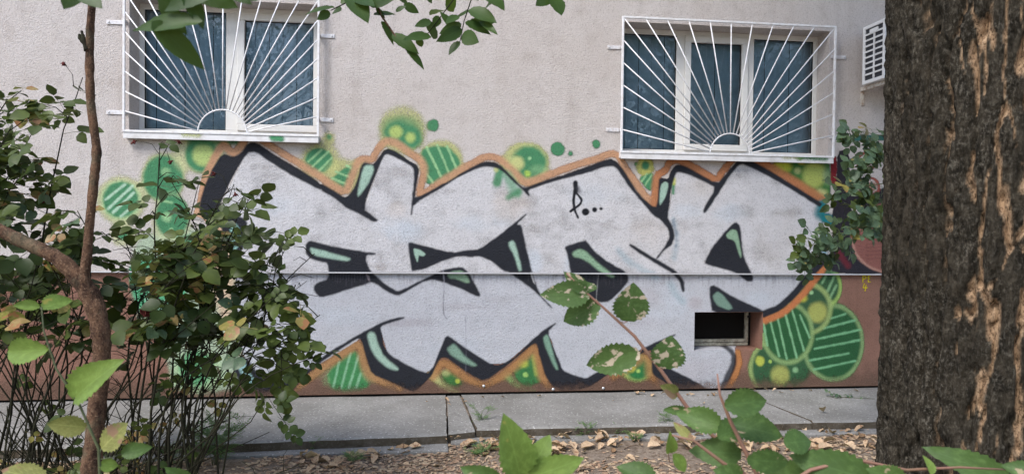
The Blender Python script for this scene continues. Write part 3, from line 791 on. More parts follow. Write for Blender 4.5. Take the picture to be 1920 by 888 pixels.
for s in (((1444, 600), (1461, 667)), ((1458, 595), (1475, 672)), ((1472, 586), (1494, 670)), ((1484, 576), (1507, 656)), ((1500, 590), (1518, 632)), ((1431, 603), (1439, 647))): stroke(s, 3.6, C(140, 195, 145), b, 1.6, 0.9)
# --- bottom bubbles
b = newpart(G, 'bubble')
disc(650, 712, 48, 30, C(150, 190, 130), b, 12, 0.6); poly([(613, 697), (661, 655), (676, 663), (678, 703), (694, 723), (668, 733), (622, 731)], C(70, 138, 84), b, 5)
for s in (((636, 678), (625, 725)), ((657, 662), (640, 726)), ((672, 667), (654, 726)), ((676, 700), (668, 726))): stroke(s, 4, C(150, 200, 160), b, 2, 0.85)
b = newpart(G, 'bubble'); stroke([(812, 702), (828, 722), (858, 736)], 16, YEL, b, 7, 0.75); disc(848, 711, 21, 12, C(66, 118, 62), b, 6, 0.95, 1.5, 0.5); disc(858, 714, 4, 4, C(190, 200, 80), b, 2); disc(836, 698, 8, 6, YEL, b, 5, 0.6)
b = newpart(G, 'bubble'); stroke([(952, 705), (968, 724), (1000, 734)], 16, C(150, 180, 110), b, 8, 0.7)
poly([(960, 690), (1001, 655), (1011, 697), (1016, 715), (989, 726), (969, 712)], C(62, 122, 70), b, 4.5); disc(981, 681, 9, 7, C(186, 200, 84), b, 5, 0.95); stroke([(1001, 668), (1006, 700)], 7, C(170, 205, 95), b, 4, 0.8); disc(985, 702, 4.5, 4.5, C(160, 200, 110), b, 2)
b = newpart(G, 'bubble'); disc(1193, 691, 29, 27, C(172, 196, 110), b, 7, 0.75); disc(1196, 690, 22, 21, C(48, 120, 66), b, 5); disc(1183, 688, 9, 9, C(196, 204, 80), b, 4); disc(1197, 695, 4, 4, C(170, 205, 110), b, 2)
# --- orange outline
o_ = newpart(G, 'orange_outline')
stroke([(372, 398), (378, 375), (384, 335), (400, 300), (412, 280), (420, 272), (430, 282), (440, 286), (450, 277), (459, 262)], 15, ORG, o_, 4)
stroke([(372, 398), (395, 415), (410, 425)], 12, C(222, 180, 145), o_, 4, 0.9)
stroke([(486, 258), (505, 272), (545, 297), (590, 324), (620, 346), (648, 361), (660, 332), (671, 303), (681, 297), (698, 300), (705, 285), (716, 270), (727, 264), (745, 269), (770, 288), (790, 301), (796, 318), (789, 350), (786, 367), (810, 353), (840, 333), (880, 309), (905, 295), (920, 293), (938, 299), (960, 319), (984, 343), (1000, 340), (1030, 327), (1080, 309), (1120, 297), (1146, 287), (1160, 292), (1176, 320), (1205, 361), (1226, 384)], 14.5, ORG, o_, 5, 0.92)
stroke([(1226, 384), (1229, 352), (1232, 328), (1248, 319), (1254, 305), (1268, 299), (1285, 305), (1312, 319), (1344, 339), (1353, 323), (1371, 302), (1384, 288)], 14.5, C(190, 128, 88), o_, 5, 0.92)
stroke([(1404, 292), (1440, 310), (1475, 331), (1510, 353), (1543, 374)], 16, C(190, 124, 82), o_, 5, 0.92)
stroke([(1552, 490), (1532, 518), (1505, 552), (1480, 577), (1459, 590), (1434, 600)], 13, C(198, 122, 76), o_, 3.5)
stroke([(556, 728), (600, 692), (640, 664), (668, 645), (676, 650), (682, 680), (692, 702), (715, 716), (750, 730)], 17, C(180, 136, 92), o_, 7, 0.85)
stroke([(812, 705), (824, 684), (835, 679), (850, 690), (880, 712), (907, 724), (930, 712), (960, 690), (990, 662), (1002, 651), (1009, 676), (1015, 702), (1028, 724)], 17, C(178, 130, 84), o_, 7, 0.85)
stroke([(1150, 706), (1180, 686), (1211, 667), (1217, 682), (1220, 706), (1236, 726)], 17, C(172, 124, 80), o_, 8, 0.75)
stroke([(1383, 660), (1387, 680), (1378, 704), (1366, 726)], 13, C(190, 128, 78), o_, 4.5, 0.9)
# --- silver letters
f_ = newpart(G, 'letter_fill')
SILP = [(410, 390), (463, 283), (480, 278), (545, 322), (620, 362), (655, 385), (680, 395), (720, 286), (735, 287), (782, 315), (775, 378), (840, 342), (899, 310), (928, 309), (985, 358), (1060, 331), (1146, 304), (1160, 310), (1200, 370), (1235, 400), (1255, 400), (1262, 325), (1274, 315), (1344, 348), (1385, 303), (1400, 303), (1460, 336), (1538, 383), (1541, 420), (1548, 452), (1546, 484), (1487, 553), (1433, 587), (1378, 600), (1378, 660), (1374, 690), (1362, 718), (1348, 737), (1330, 734), (1252, 688), (1235, 645), (1205, 653), (1110, 705), (1099, 714), (1055, 698), (1030, 620), (1005, 632), (935, 689), (845, 638), (832, 640), (805, 705), (730, 670), (714, 610), (560, 705), (545, 718), (492, 710), (465, 680), (445, 640), (440, 560), (445, 470), (460, 440), (460, 412)]
cover = np.clip(0.93 + W2*0.7 + (fbm(QX*0.012, QY*0.05, 0, 41, 4)-0.5)*0.7, 0.55, 1.0)
cover = np.where((QY > 516), np.clip(0.92 + (fbm(QX*0.012, QY*0.07, 0, 43, 5)-0.5)*0.9, 0.62, 1.0), cover)
poly(SILP, SIL, f_, 2.5, 1.0, 0.8, 1, cover)
inside = (CLS == f_)
# cooler silver on the plinth, and brighter touch-ups
lowm = np.nonzero(inside & (QY > 514))[0]; over(lowm, np.full(len(lowm), 0.8), SILB, f_)
for (x, y, rx, ry, a) in ((520, 380, 60, 25, .3), (745, 430, 45, 22, .55), (880, 420, 50, 18, .35), (940, 410, 22, 30, .25), (1000, 490, 18, 30, .5), (1065, 490, 12, 26, .5), (1290, 395, 40, 16, .35), (1360, 400, 34, 20, .4), (1110, 365, 50, 26, .25), (1270, 560, 40, 30, .4), (520, 650, 40, 40, .35), (640, 590, 60, 22, .25), (860, 650, 60, 20, .2), (1420, 560, 24, 14, .3), (1230, 590, 50, 18, .25)):
    ixs = bbox([(x-rx-14, y-ry-14), (x+rx+14, y+ry+14)], 0); ixs = ixs[CLS[ixs] == f_]
    dd = np.hypot((QX[ixs]-x)/rx, (QY[ixs]-y)/ry)
    over(ixs, a*(1-sstep(0.2, 1.25, dd + W2[ixs]*1.2)), BWH, f_)
for (x, y, rx, ry, a, c) in ((955, 385, 40, 30, .5, C(206, 188, 172)), (1215, 440, 60, 40, .4, C(204, 190, 178)), (1320, 350, 40, 24, .4, C(200, 186, 170)), (1470, 450, 60, 70, .35, C(202, 192, 184)), (745, 395, 20, 14, .4, C(210, 192, 175)), (760, 605, 50, 8, .5, C(152, 140, 146)), (880, 575, 50, 7, .35, C(158, 146, 150)), (1190, 600, 60, 16, .35, C(168, 152, 158)), (1310, 690, 50, 26, .35, C(160, 145, 148)), (1210, 560, 40, 20, .35, C(176, 160, 162)), (940, 560, 40, 10, .3, C(160, 150, 150)), (1290, 520, 26, 10, .4, C(152, 140, 142)), (1300, 565, 16, 14, .5, C(170, 140, 140))):
    ixs = bbox([(x-rx-14, y-ry-14), (x+rx+14, y+ry+14)], 0); ixs = ixs[CLS[ixs] == f_]
    dd = np.hypot((QX[ixs]-x)/rx, (QY[ixs]-y)/ry)
    over(ixs, a*0.65*(1-sstep(0.2, 1.3, dd + W2[ixs]*1.4)), c, f_)
# dusty drip streaks below the profile
ixs = np.nonzero((CLS == f_) & (QY > 514) & (QY < 545))[0]
over(ixs, 0.5*sstep(0.55, 0.8, vnoise(QX[ixs]*0.35, QY[ixs]*0.03, 0, 61))*(1-sstep(516, 545, QY[ixs])), C(140, 136, 146), f_)
# blue-grey scuffs beside the inner strokes
for s, wd in (([(1262, 412), (1270, 440), (1268, 462), (1264, 484)], 8), ([(1160, 470), (1176, 488), (1210, 508), (1232, 520)], 12), ([(1258, 530), (1266, 550), (1280, 565)], 12)):
    stroke(s, wd, C(160, 180, 190), f_, 6, 0.55, 3)
stroke([(1262, 414), (1269, 440), (1267, 462)], 4, C(110, 124, 138), f_, 3, 0.6, 3)
g_ = newpart(G, 'green_patch')
stroke([(937, 320), (932, 342)], 17, GRN, g_, 5, 0.95, 2); stroke([(950, 330), (968, 360)], 20, C(110, 165, 130), g_, 7, 0.75, 3); stroke([(974, 358), (954, 370)], 11, GRN, g_, 5, 0.8, 2); disc(930, 318, 4, 5, YEL, g_, 3, 0.8)
g_ = newpart(G, 'green_patch'); stroke([(1263, 346), (1262, 362)], 6, GRN, g_, 2.5); stroke([(1264, 336), (1264, 344)], 6, C(205, 205, 90), g_, 3, 0.8)
g_ = newpart(G, 'teal_patch'); stroke([(1541, 384), (1538, 404), (1556, 412)], 20, TEAL, g_, 6, 0.95, 3); stroke([(1546, 440), (1546, 470)], 14, C(120, 190, 205), g_, 7, 0.7, 3)
stroke([(1555, 500), (1564, 506)], 12, C(60, 120, 100), g_, 6, 0.7)
# --- black outline and block shadows
k_ = newpart(G, 'black_outline')
def blk(pts, soft=2.2, wob=0.9, sm=1): poly(pts, BLK, k_, soft, 1.0, wob, sm)
def bst(pts, wd, soft=2.2, a=1.0): stroke(pts, wd, BLK, k_, soft, a, 0.8)
blk([(417, 286), (436, 295), (452, 287), (466, 268), (480, 267), (515, 290), (560, 316), (602, 344), (602, 357), (590, 351), (545, 328), (505, 303), (480, 285), (463, 286), (430, 341), (410, 390), (437, 401), (464, 412), (461, 445), (455, 470), (436, 480), (420, 455), (415, 425), (400, 412), (371, 396), (380, 357), (395, 322)], 2.2)
blk([(600, 343), (622, 355), (645, 370), (655, 366), (668, 344), (677, 310), (683, 304), (699, 308), (706, 301), (719, 283), (728, 278), (740, 282), (767, 301), (782, 310), (786, 319), (780, 350), (778, 373), (840, 339), (840, 346), (776, 382), (773, 403), (769, 403), (776, 340), (776, 317), (770, 310), (735, 292), (726, 289), (719, 292), (679, 390), (710, 412), (706, 415), (699, 416), (679, 404), (648, 389), (643, 384), (622, 368), (600, 356)])
blk([(838, 341), (860, 327), (899, 306), (912, 303), (928, 304), (942, 312), (978, 350), (988, 351), (1016, 340), (1060, 327), (1096, 314), (1137, 299), (1146, 297), (1157, 303), (1171, 321), (1198, 365), (1229, 391), (1234, 373), (1235, 337), (1240, 333), (1253, 335), (1258, 320), (1265, 311), (1274, 308), (1290, 314), (1344, 345), (1364, 323), (1380, 303), (1387, 297), (1402, 297), (1440, 318), (1466, 334), (1506, 359), (1542, 381), (1537, 389), (1493, 361), (1457, 339), (1425, 322), (1394, 308), (1385, 310), (1369, 329), (1344, 368), (1323, 399), (1319, 399), (1318, 393), (1342, 352), (1322, 341), (1290, 327), (1274, 323), (1267, 324), (1258, 355), (1252, 406), (1257, 415), (1264, 433), (1265, 446), (1260, 459), (1247, 468), (1232, 486), (1230, 483), (1247, 460), (1255, 445), (1254, 431), (1238, 411), (1225, 404), (1202, 377), (1180, 352), (1166, 330), (1157, 316), (1148, 311), (1130, 314), (1099, 325), (1060, 334), (1014, 347), (990, 357), (994, 367), (990, 367), (975, 352), (939, 318), (928, 314), (910, 312), (897, 315), (863, 330), (838, 346)])
bst([(1182, 459), (1206, 475), (1238, 494), (1265, 510), (1278, 526), (1281, 544)], [4, 7, 8, 8, 8, 5])
blk([(1380, 415), (1388, 423), (1391, 447), (1394, 480), (1413, 519), (1410, 527), (1400, 527), (1380, 511), (1322, 495), (1322, 488), (1335, 464), (1362, 430)])
bst([(1550, 484), (1515, 519), (1487, 553), (1460, 577), (1432, 588)], [12, 12, 12, 12, 13])
blk([(1330, 537), (1340, 534), (1375, 556), (1432, 582), (1430, 588), (1400, 587), (1335, 587), (1331, 560)])
blk([(580, 450), (600, 456), (639, 464), (686, 472), (704, 474), (704, 477), (687, 478), (687, 489), (695, 507), (706, 518), (727, 536), (745, 545), (754, 543), (800, 520), (826, 508), (835, 504), (857, 500), (868, 501), (877, 508), (895, 540), (901, 551), (899, 556), (893, 555), (866, 542), (837, 531), (813, 523), (792, 528), (751, 553), (740, 553), (727, 547), (704, 531), (695, 529), (686, 532), (639, 547), (600, 559), (589, 545), (588, 536), (594, 530), (616, 522), (615, 493), (600, 490), (582, 485), (573, 475), (572, 459)])
blk([(764, 456), (769, 453), (796, 461), (848, 473), (866, 470), (880, 468), (898, 467), (934, 442), (980, 405), (986, 400), (988, 402), (969, 420), (978, 421), (985, 456), (997, 506), (1000, 517), (1012, 551), (1037, 577), (1034, 578), (1017, 560), (1001, 544), (983, 531), (954, 510), (943, 507), (922, 490), (900, 480), (884, 482), (873, 480), (853, 482), (826, 491), (794, 505), (774, 508), (771, 504)])
blk([(1059, 465), (1061, 461), (1094, 451), (1099, 450), (1114, 469), (1132, 485), (1154, 498), (1172, 508), (1178, 518), (1178, 528), (1168, 540), (1143, 565), (1125, 567), (1085, 558), (1075, 530), (1069, 508), (1063, 474)])
blk([(548, 728), (600, 669), (677, 624), (713, 605), (735, 597), (758, 593), (758, 597), (740, 602), (713, 611), (716, 626), (719, 647), (731, 665), (758, 680), (780, 692), (807, 700), (834, 633), (839, 629), (845, 632), (890, 663), (917, 680), (931, 684), (942, 682), (969, 666), (1007, 627), (1041, 604), (1043, 606), (1027, 622), (1036, 648), (1048, 675), (1055, 693), (1079, 704), (1099, 709), (1115, 699), (1150, 684), (1202, 653), (1266, 625), (1266, 629), (1236, 643), (1245, 682), (1252, 688), (1306, 715), (1337, 735), (1270, 737), (1247, 716), (1227, 704), (1222, 695), (1222, 655), (1205, 660), (1150, 694), (1130, 708), (1106, 725), (1085, 731), (1050, 733), (1036, 724), (1023, 706), (1011, 666), (1007, 645), (1002, 642), (980, 660), (958, 679), (908, 715), (877, 699), (841, 672), (831, 669), (825, 671), (809, 704), (800, 713), (778, 735), (767, 732), (735, 716), (697, 701), (686, 669), (677, 635), (668, 635), (636, 656), (600, 680), (572, 705)], 2.0)
blk([(428, 672), (462, 668), (480, 695), (492, 706), (545, 714), (575, 690), (585, 690), (552, 728), (543, 741), (475, 741), (455, 732), (440, 698)], 3.0)
stroke([(1352, 645), (1371, 657), (1377, 668), (1374, 686), (1365, 704), (1355, 724)], [7, 8, 9, 11, 12, 8], BLK, k_, 3, 0.9)
# slivers of fill that show between strokes
poly([(686, 512), (692, 518), (695, 528), (690, 526)], C(150, 140, 146), k_, 1.5, 0.8); poly([(994, 509), (997, 511), (1004, 534), (999, 528)], SIL, k_, 1.2, 0.9)
stroke([(831, 508), (833, 528), (832, 545)], 2.2, C(170, 170, 180), k_, 1.2, 0.7); stroke([(1122, 516), (1119, 545), (1118, 562)], 1.8, C(150, 150, 150), k_, 1.0, 0.7)
for k in range(14):
    x = 618+k*5.2; stroke([(x, 514), (x+rnd.uniform(-1, 1), 514+rnd.uniform(8, 24))], 1.8, C(78, 76, 86), k_, 1.2, 0.5, 0.4)
for k in range(12):
    x = 1084+k*7.4; stroke([(x, 514), (x+rnd.uniform(-1, 1), 514+rnd.uniform(8, 26))], 1.6, C(70, 70, 76), k_, 1.2, 0.45, 0.4)
for k in range(26):   # rain-washed drips elsewhere below the profile
    x = rnd.uniform(860, 1330); stroke([(x, 515), (x, 515+rnd.uniform(6, 18))], 1.6, C(96, 92, 98), f_, 1.2, 0.3, 0.4)
stroke([(833, 545), (831, 560), (832, 590), (838, 597)], 1.4, C(90, 90, 96), f_, 0.9, 0.7, 1.0)
stroke([(873, 590), (874, 660), (873, 700)], 1.1, C(120, 120, 130), f_, 0.9, 0.5, 0.8)
# --- mint highlights
def hl(pts, soft=2.8, c=MNT, a=0.95):
    poly(pts, c, newpart(G, 'highlight'), soft, a, 0.7)
hl([(683, 310), (699, 309), (701, 320), (690, 345), (672, 369), (670, 364), (678, 325)])
hl([(1239, 346), (1247, 340), (1253, 343), (1253, 352), (1247, 370), (1238, 385), (1236, 380)], 1.8)
hl([(1361, 440), (1371, 430), (1381, 431), (1386, 450), (1391, 482), (1388, 483), (1380, 457), (1375, 449), (1364, 447)], 2.0, C(150, 182, 152))
hl([(1337, 553), (1345, 546), (1355, 552), (1375, 577), (1366, 581), (1345, 572), (1338, 562)], 2.4, C(126, 156, 140))
hl([(581, 464), (594, 466), (650, 482), (657, 485), (654, 489), (634, 487), (585, 478)])
hl([(775, 465), (786, 467), (799, 476), (794, 480), (785, 478), (783, 493), (777, 478)], 1.8)
hl([(953, 454), (961, 450), (966, 456), (979, 506), (973, 508), (964, 478), (954, 461)])
hl([(838, 515), (848, 508), (866, 507), (875, 515), (881, 529), (875, 530), (857, 523), (843, 521)], 2.8, C(144, 174, 146))
hl([(1073, 474), (1085, 466), (1098, 470), (1112, 484), (1130, 500), (1151, 515), (1152, 519), (1146, 520), (1125, 509), (1105, 492), (1088, 483), (1075, 481)], 3.0, C(148, 182, 150))
hl([(688, 628), (694, 621), (703, 624), (709, 645), (720, 668), (747, 690), (745, 694), (728, 690), (706, 672), (694, 650)], 3.2)
hl([(838, 653), (850, 643), (858, 650), (872, 668), (895, 684), (888, 686), (866, 678), (845, 664)], 3.4, C(136, 168, 148))
hl([(1018, 632), (1026, 626), (1031, 638), (1038, 665), (1047, 692), (1042, 692), (1030, 668), (1021, 645)], 2.6, C(132, 168, 146))
hl([(441, 674), (455, 669), (468, 698), (487, 722), (470, 722), (452, 702)], 3.0, C(150, 190, 190))
hl([(432, 425), (442, 418), (450, 430), (450, 458), (440, 470), (430, 450)], 3.0, C(150, 196, 185))
# --- tag, red-and-black neighbour piece, address mark
TG = 'spray_tag'; t_ = newpart(TG, 'spray_tag'); KT = C(24, 26, 32)
stroke([(1079, 343), (1080, 358)], 9, KT, t_, 1.8); stroke([(1084, 352), (1086, 358)], 8, C(70, 70, 78), t_, 3, 0.6)
stroke([(1078, 358), (1075, 378), (1078, 395), (1084, 408)], [6, 5, 5, 3], KT, t_, 1.2); stroke([(1081, 362), (1091, 374), (1088, 383), (1070, 396)], 4.6, KT, t_, 1.2)
for (x, y, r) in ((1098, 397, 7), (1115, 393, 4.4), (1127, 391, 2.8)): disc(x, y, r, r, KT, t_, 1.4, 1, 0.6)
N2 = 'neighbour'
n_ = newpart(N2, 'dark_band'); poly([(1570, 284), (1593, 280), (1592, 380), (1610, 430), (1650, 512), (1720, 513), (1720, 500), (1650, 512), (1560, 512), (1556, 490), (1562, 440), (1560, 400), (1568, 340)], C(44, 40, 46), n_, 2.5)
poly([(1555, 470), (1580, 450), (1615, 470), (1660, 500), (1720, 510), (1720, 513), (1560, 513)], C(44, 42, 50), n_, 3)
stroke([(1592, 360), (1620, 385), (1660, 365)], 26, C(44, 40, 46), n_, 3)
n_ = newpart(N2, 'red_band'); poly([(1558, 294), (1569, 292), (1568, 345), (1557, 346)], C(132, 34, 40), n_, 1.6)
n_ = newpart(N2, 'red_streak'); stroke([(1573, 474), (1590, 498)], 11, C(110, 40, 50), n_, 4, 0.9)
n_ = newpart(N2, 'brick_red_disc'); disc(1668, 446, 72, 66, C(150, 98, 88), n_, 3); ring(1668, 446, 70, 64, 4, C(196, 150, 132), n_, 2, 0.8, 90, 215)
for k in range(6): stroke([(1625, 450+k*7), (1700, 446+k*7)], 2.5, C(120, 74, 66), n_, 2, 0.5, 2)
n_ = newpart(N2, 'teal_band'); stroke([(1582, 262), (1620, 258), (1680, 258)], 11, C(58, 110, 100), n_, 3, 0.9)
n_ = newpart(N2, 'pink_ring'); ring(1624, 304, 16, 17, 5, C(158, 84, 72), n_, 2.5, 0.9); disc(1626, 304, 10, 10, C(206, 150, 128), n_, 5, 0.7)
n_ = newpart(N2, 'pink_ring'); ring(1630, 350, 18, 17, 5, C(158, 84, 72), n_, 2.5, 0.9); disc(1634, 350, 10, 10, C(206, 150, 128), n_, 5, 0.7)
AD = 'address'; y_ = newpart(AD, 'yellow_letters'); YY = C(214, 190, 40)
stroke([(1618, 529), (1618, 517), (1623, 517), (1624, 521), (1619, 523)], 2.4, YY, y_, 0.8, 1, 0.2, 0); stroke([(1632, 517), (1628, 517), (1628, 528), (1632, 528)], 2.2, YY, y_, 0.8, 1, 0.2, 0); stroke([(1628, 522), (1631, 522)], 2.2, YY, y_, 0.8, 1, 0.2, 0)
stroke([(1621, 531), (1618, 539), (1626, 539)], 2.2, YY, y_, 0.8, 1, 0.2, 0); stroke([(1624, 534), (1622, 545)], 2.2, YY, y_, 0.8, 1, 0.2, 0)
RGBA[NWALL:] = 0; CLS[NWALL:] = -1; QX[:NWALL] += 1e6      # the sills catch only a little overspray
for pts, wd, c, a in (([(345, 250), (372, 252)], 16, C(214, 220, 150), .6), ([(512, 258), (526, 260)], 16, C(80, 160, 110), .8), ([(1470, 291), (1498, 292)], 16, C(205, 205, 130), .6), ([(1500, 293), (1548, 295)], 14, C(70, 130, 80), .8)):
    stroke(pts, wd, c, newpart(G, 'sill_overspray'), 7, a)
QX[:NWALL] -= 1e6
# worn, dusty foot of the wall thins the paint
foot = sstep(0.0, 0.13, ALLP[:, 2]-PLB); low = ALLP[:, 2] < 0.30
RGBA[low, 3] *= (0.45+0.55*np.clip(foot[low] + W1[low]*0.8, 0, 1))

things = {
 G: tag(empty('graffiti', (0.9, YW, 1.2)), 'large silver letter graffiti with black outlines, orange edge and green bubbles', 'graffiti'),
 N2: tag(empty('graffiti', (4.2, YW, 1.5)), 'red and black graffiti piece half hidden by leaves beside the thick trunk', 'graffiti'),
 AD: tag(empty('painted_address', (4.1, YP, 0.9)), 'small yellow letters and number sprayed on the red brown plinth', 'painted marking')}
off = 0; acc = {}
for gi, g in enumerate(grids):
    nr, nc = g.shape[:2]; n = nr*nc
    ii = np.arange(n).reshape(nr, nc)+off
    F = np.stack([ii[:-1, :-1], ii[:-1, 1:], ii[1:, 1:], ii[1:, :-1]], -1).reshape(-1, 4)
    am = RGBA[F, 3].max(1); cl = CLS[F].max(1)
    c0 = CLS[F[:, 0]]; cl = np.where(c0 >= 0, c0, cl)
    ctr = ALLP[F].mean(1)
    keep = (am > 0.05) & (cl >= 0)
    if gi == 1: keep &= ~((ctr[:, 0] > VX0-0.001) & (ctr[:, 0] < VX1+0.001) & (ctr[:, 2] > VZ0-0.001) & (ctr[:, 2] < VZ1+0.001))
    if gi == 0:
        for hh in HOLES: keep &= ~((ctr[:, 0] > hh[0]-0.004) & (ctr[:, 0] < hh[1]+0.004) & (ctr[:, 2] > hh[2]-0.045))
    F, cl = F[keep], cl[keep]
    for c in np.unique(cl): acc.setdefault(int(c), []).append(F[cl == c])
    off += n
for c, fl_ in acc.items():
    F = np.concatenate(fl_); thing, name = PARTS[c]
    u, inv = np.unique(F, return_inverse=True); F2 = inv.reshape(F.shape)
    loc = Vector((0, 0, 0)) if thing == TG else things[thing].location
    me = mesh_np(name, ALLP[u]-np.array(loc), F2)
    at = me.color_attributes.new('paint', 'FLOAT_COLOR', 'POINT')
    at.data.foreach_set('color', RGBA[u].astype(np.float32).ravel())
    o = obj(name, me, M['paint'], None if thing == TG else things[thing])
    if thing == TG: tag(o, 'black sprayed letter B followed by three dots inside the silver letters', 'graffiti tag')

# wall plugs: small white screw caps near the foot of the plinth and one on the wall
for i, (px, py) in enumerate(((907, 723), (1037, 729), (1131, 727))):
    q = at_y(px, py, YP); part(MB().tube([(q[0], YP-0.006, q[2]), (q[0], YP+0.002, q[2])], 0.012, 10), 'screw_cap', M['screw'], bld, True)

# ------------------------------------------------------------------ thick trunk
tc = at_d(1872, 500, 2.85)
trunk_xy = (float(tc[0]), float(tc[1]))
nt_, nz = 420, 430
th = np.linspace(0, 2*math.pi, nt_, endpoint=False); zz = np.linspace(-0.08, 4.3, nz)
TH, ZZ = np.meshgrid(th, zz)
rad = 0.410 + 0.05*np.exp(-np.maximum(ZZ, 0)/0.12) + 0.02*np.sin(3*TH+0.5)*np.exp(-np.maximum(ZZ, 0)/0.5) - 0.003*ZZ
ux, uy = np.cos(TH), np.sin(TH)
wx = fbm(ux*3+5, uy*3+5, ZZ*2.0, 71, 3)-0.5; wz = fbm(ux*3, uy*3+9, ZZ*2.2, 72, 3)-0.5
n1 = fbm((ux+wx*0.35)*7.5, (uy+wz*0.35)*7.5, ZZ*1.5+wx*1.8, 73, 3)
n2 = fbm((ux+wx*0.2)*17, (uy+wz*0.2)*17, ZZ*6.5, 74, 3)
det = fbm(ux*38, uy*38, ZZ*20, 75, 3)-0.5
wa = fbm(ux*2.6+4, uy*2.6, ZZ*1.7, 76, 3)-0.5; wb = fbm(ux*7, uy*7+3, ZZ*6.5, 78, 3)-0.5
ph = 12*TH + 7.5*wa + 3.6*wb; ph2 = 19*TH - 6.0*wa + 4.5*(fbm(ux*5+8, uy*5, ZZ*4.0, 79, 3)-0.5)
sn, sn2 = np.abs(np.sin(ph)), np.abs(np.sin(ph2))
brk = sstep(0.34, 0.52, n2+0.25*(n1-0.5)); brk2 = sstep(0.46, 0.60, fbm(ux*4, uy*4+6, ZZ*3.2, 80, 3))
fur = np.exp(-(sn/0.26)**2)*brk; fur3 = np.exp(-(sn2/0.22)**2)*brk2; fur2 = np.exp(-((n2-0.5)/0.04)**2)
dsp = 0.030*(sn**0.6-0.6) - 0.022*fur - 0.018*fur3 - 0.008*fur2 + 0.024*det + 0.03*(n1-0.5)
rr = rad + dsp
V = np.stack([trunk_xy[0]+rr*ux, trunk_xy[1]+rr*uy, ZZ], -1).reshape(-1, 3)
ii = np.arange(nz*nt_).reshape(nz, nt_); jj = np.roll(ii, -1, 1)
F = np.stack([ii[:-1], jj[:-1], jj[1:], ii[1:]], -1).reshape(-1, 4)
big_tree = empty('large_tree', (trunk_xy[0], trunk_xy[1], 0.0))
tag(big_tree, 'thick old tree trunk with dark deeply furrowed bark beside the air conditioner', 'tree')
me = mesh_np('trunk', V - np.array([trunk_xy[0], trunk_xy[1], 0]), F)
# pale inner bark: some of the splits, with a shape of their own
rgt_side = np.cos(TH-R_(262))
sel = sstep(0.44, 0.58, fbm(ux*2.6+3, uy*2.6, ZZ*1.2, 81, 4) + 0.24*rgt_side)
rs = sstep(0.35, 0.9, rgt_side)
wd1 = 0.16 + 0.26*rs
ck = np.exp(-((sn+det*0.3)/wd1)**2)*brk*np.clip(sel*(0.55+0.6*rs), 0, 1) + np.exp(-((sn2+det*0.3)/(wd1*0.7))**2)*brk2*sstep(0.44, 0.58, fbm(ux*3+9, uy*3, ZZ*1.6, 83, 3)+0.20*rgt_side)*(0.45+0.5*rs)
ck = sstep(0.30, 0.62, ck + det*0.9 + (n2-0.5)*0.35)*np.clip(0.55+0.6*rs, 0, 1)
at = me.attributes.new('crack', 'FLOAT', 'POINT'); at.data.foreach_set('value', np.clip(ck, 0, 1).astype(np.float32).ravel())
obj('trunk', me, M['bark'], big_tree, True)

# ------------------------------------------------------------------ leaves
def leaf_geom(L, Wd, n=8, serr=0.0, fold=0.25, curl=0.15, tip=1.0, wide=0.42, seed=0):
    """blade along +X, midrib on z=0, normal +Z; returns verts, faces, uvs"""
    r = random.Random(seed); V = []; F = []; UV = []
    for i in range(n+1):
        t = i/n
        wq = (math.sin(math.pi*min(1, t**(math.log(0.5)/math.log(wide)))))**0.8*Wd*0.5 if 0 < t < 1 else 0.0
        if serr and 0 < t < 1: wq *= 1 + serr*(1 if i % 2 else -1)
        zc = -curl*L*t*t; tw = r.uniform(-0.03, 0.03)*L
        V += [(L*t - (0.02*L if serr and i % 2 else 0), wq, zc+fold*wq+tw*0.4), (L*t, 0, zc), (L*t - (0.02*L if serr and i % 2 else 0), -wq, zc+fold*wq-tw*0.4)]
        UV += [(t, 1), (t, 0), (t, -1)]
    for i in range(n):
        a = i*3
        F += [(a, a+1, a+4, a+3), (a+1, a+2, a+5, a+4)]
    return V, F, UV
def leaf_mesh(name, mat, geoms):
    """geoms: list of (V, F, UV, Matrix)"""
    V = []; F = []; UV = []
    for v, f, uv, m in geoms:
        b = len(V); V += [tuple(m @ Vector(q)) for q in v]; F += [tuple(b+i for i in q) for q in f]; UV += uv
    me = bpy.data.meshes.new(name); me.from_pydata(V, [], F); me.update()
    ul = me.uv_layers.new(name='UVMap')
    for lp in me.loops: ul.data[lp.index].uv = UV[lp.vertex_index]
    me.materials.append(mat); me.polygons.foreach_set('use_smooth', np.ones(len(me.polygons), bool))
    return me
def frame(axis, normal):
    x = Vector(axis).normalized(); z = Vector(normal); z = z - x*z.dot(x)
    z = z.normalized() if z.length > 1e-4 else x.orthogonal().normalized()
    y = z.cross(x); return Matrix(((x.x, y.x, z.x, 0), (x.y, y.y, z.y, 0), (x.z, y.z, z.z, 0), (0, 0, 0, 1)))
def place(me, name, parent, pos, axis, normal, scale=1.0):
    o = bpy.data.objects.new(name, me); COL.objects.link(o); o.parent = parent
    root = parent
    o.matrix_local = Matrix.Translation(Vector(pos)-root.location) @ frame(axis, normal) @ Matrix.Scale(scale, 4)
    return o
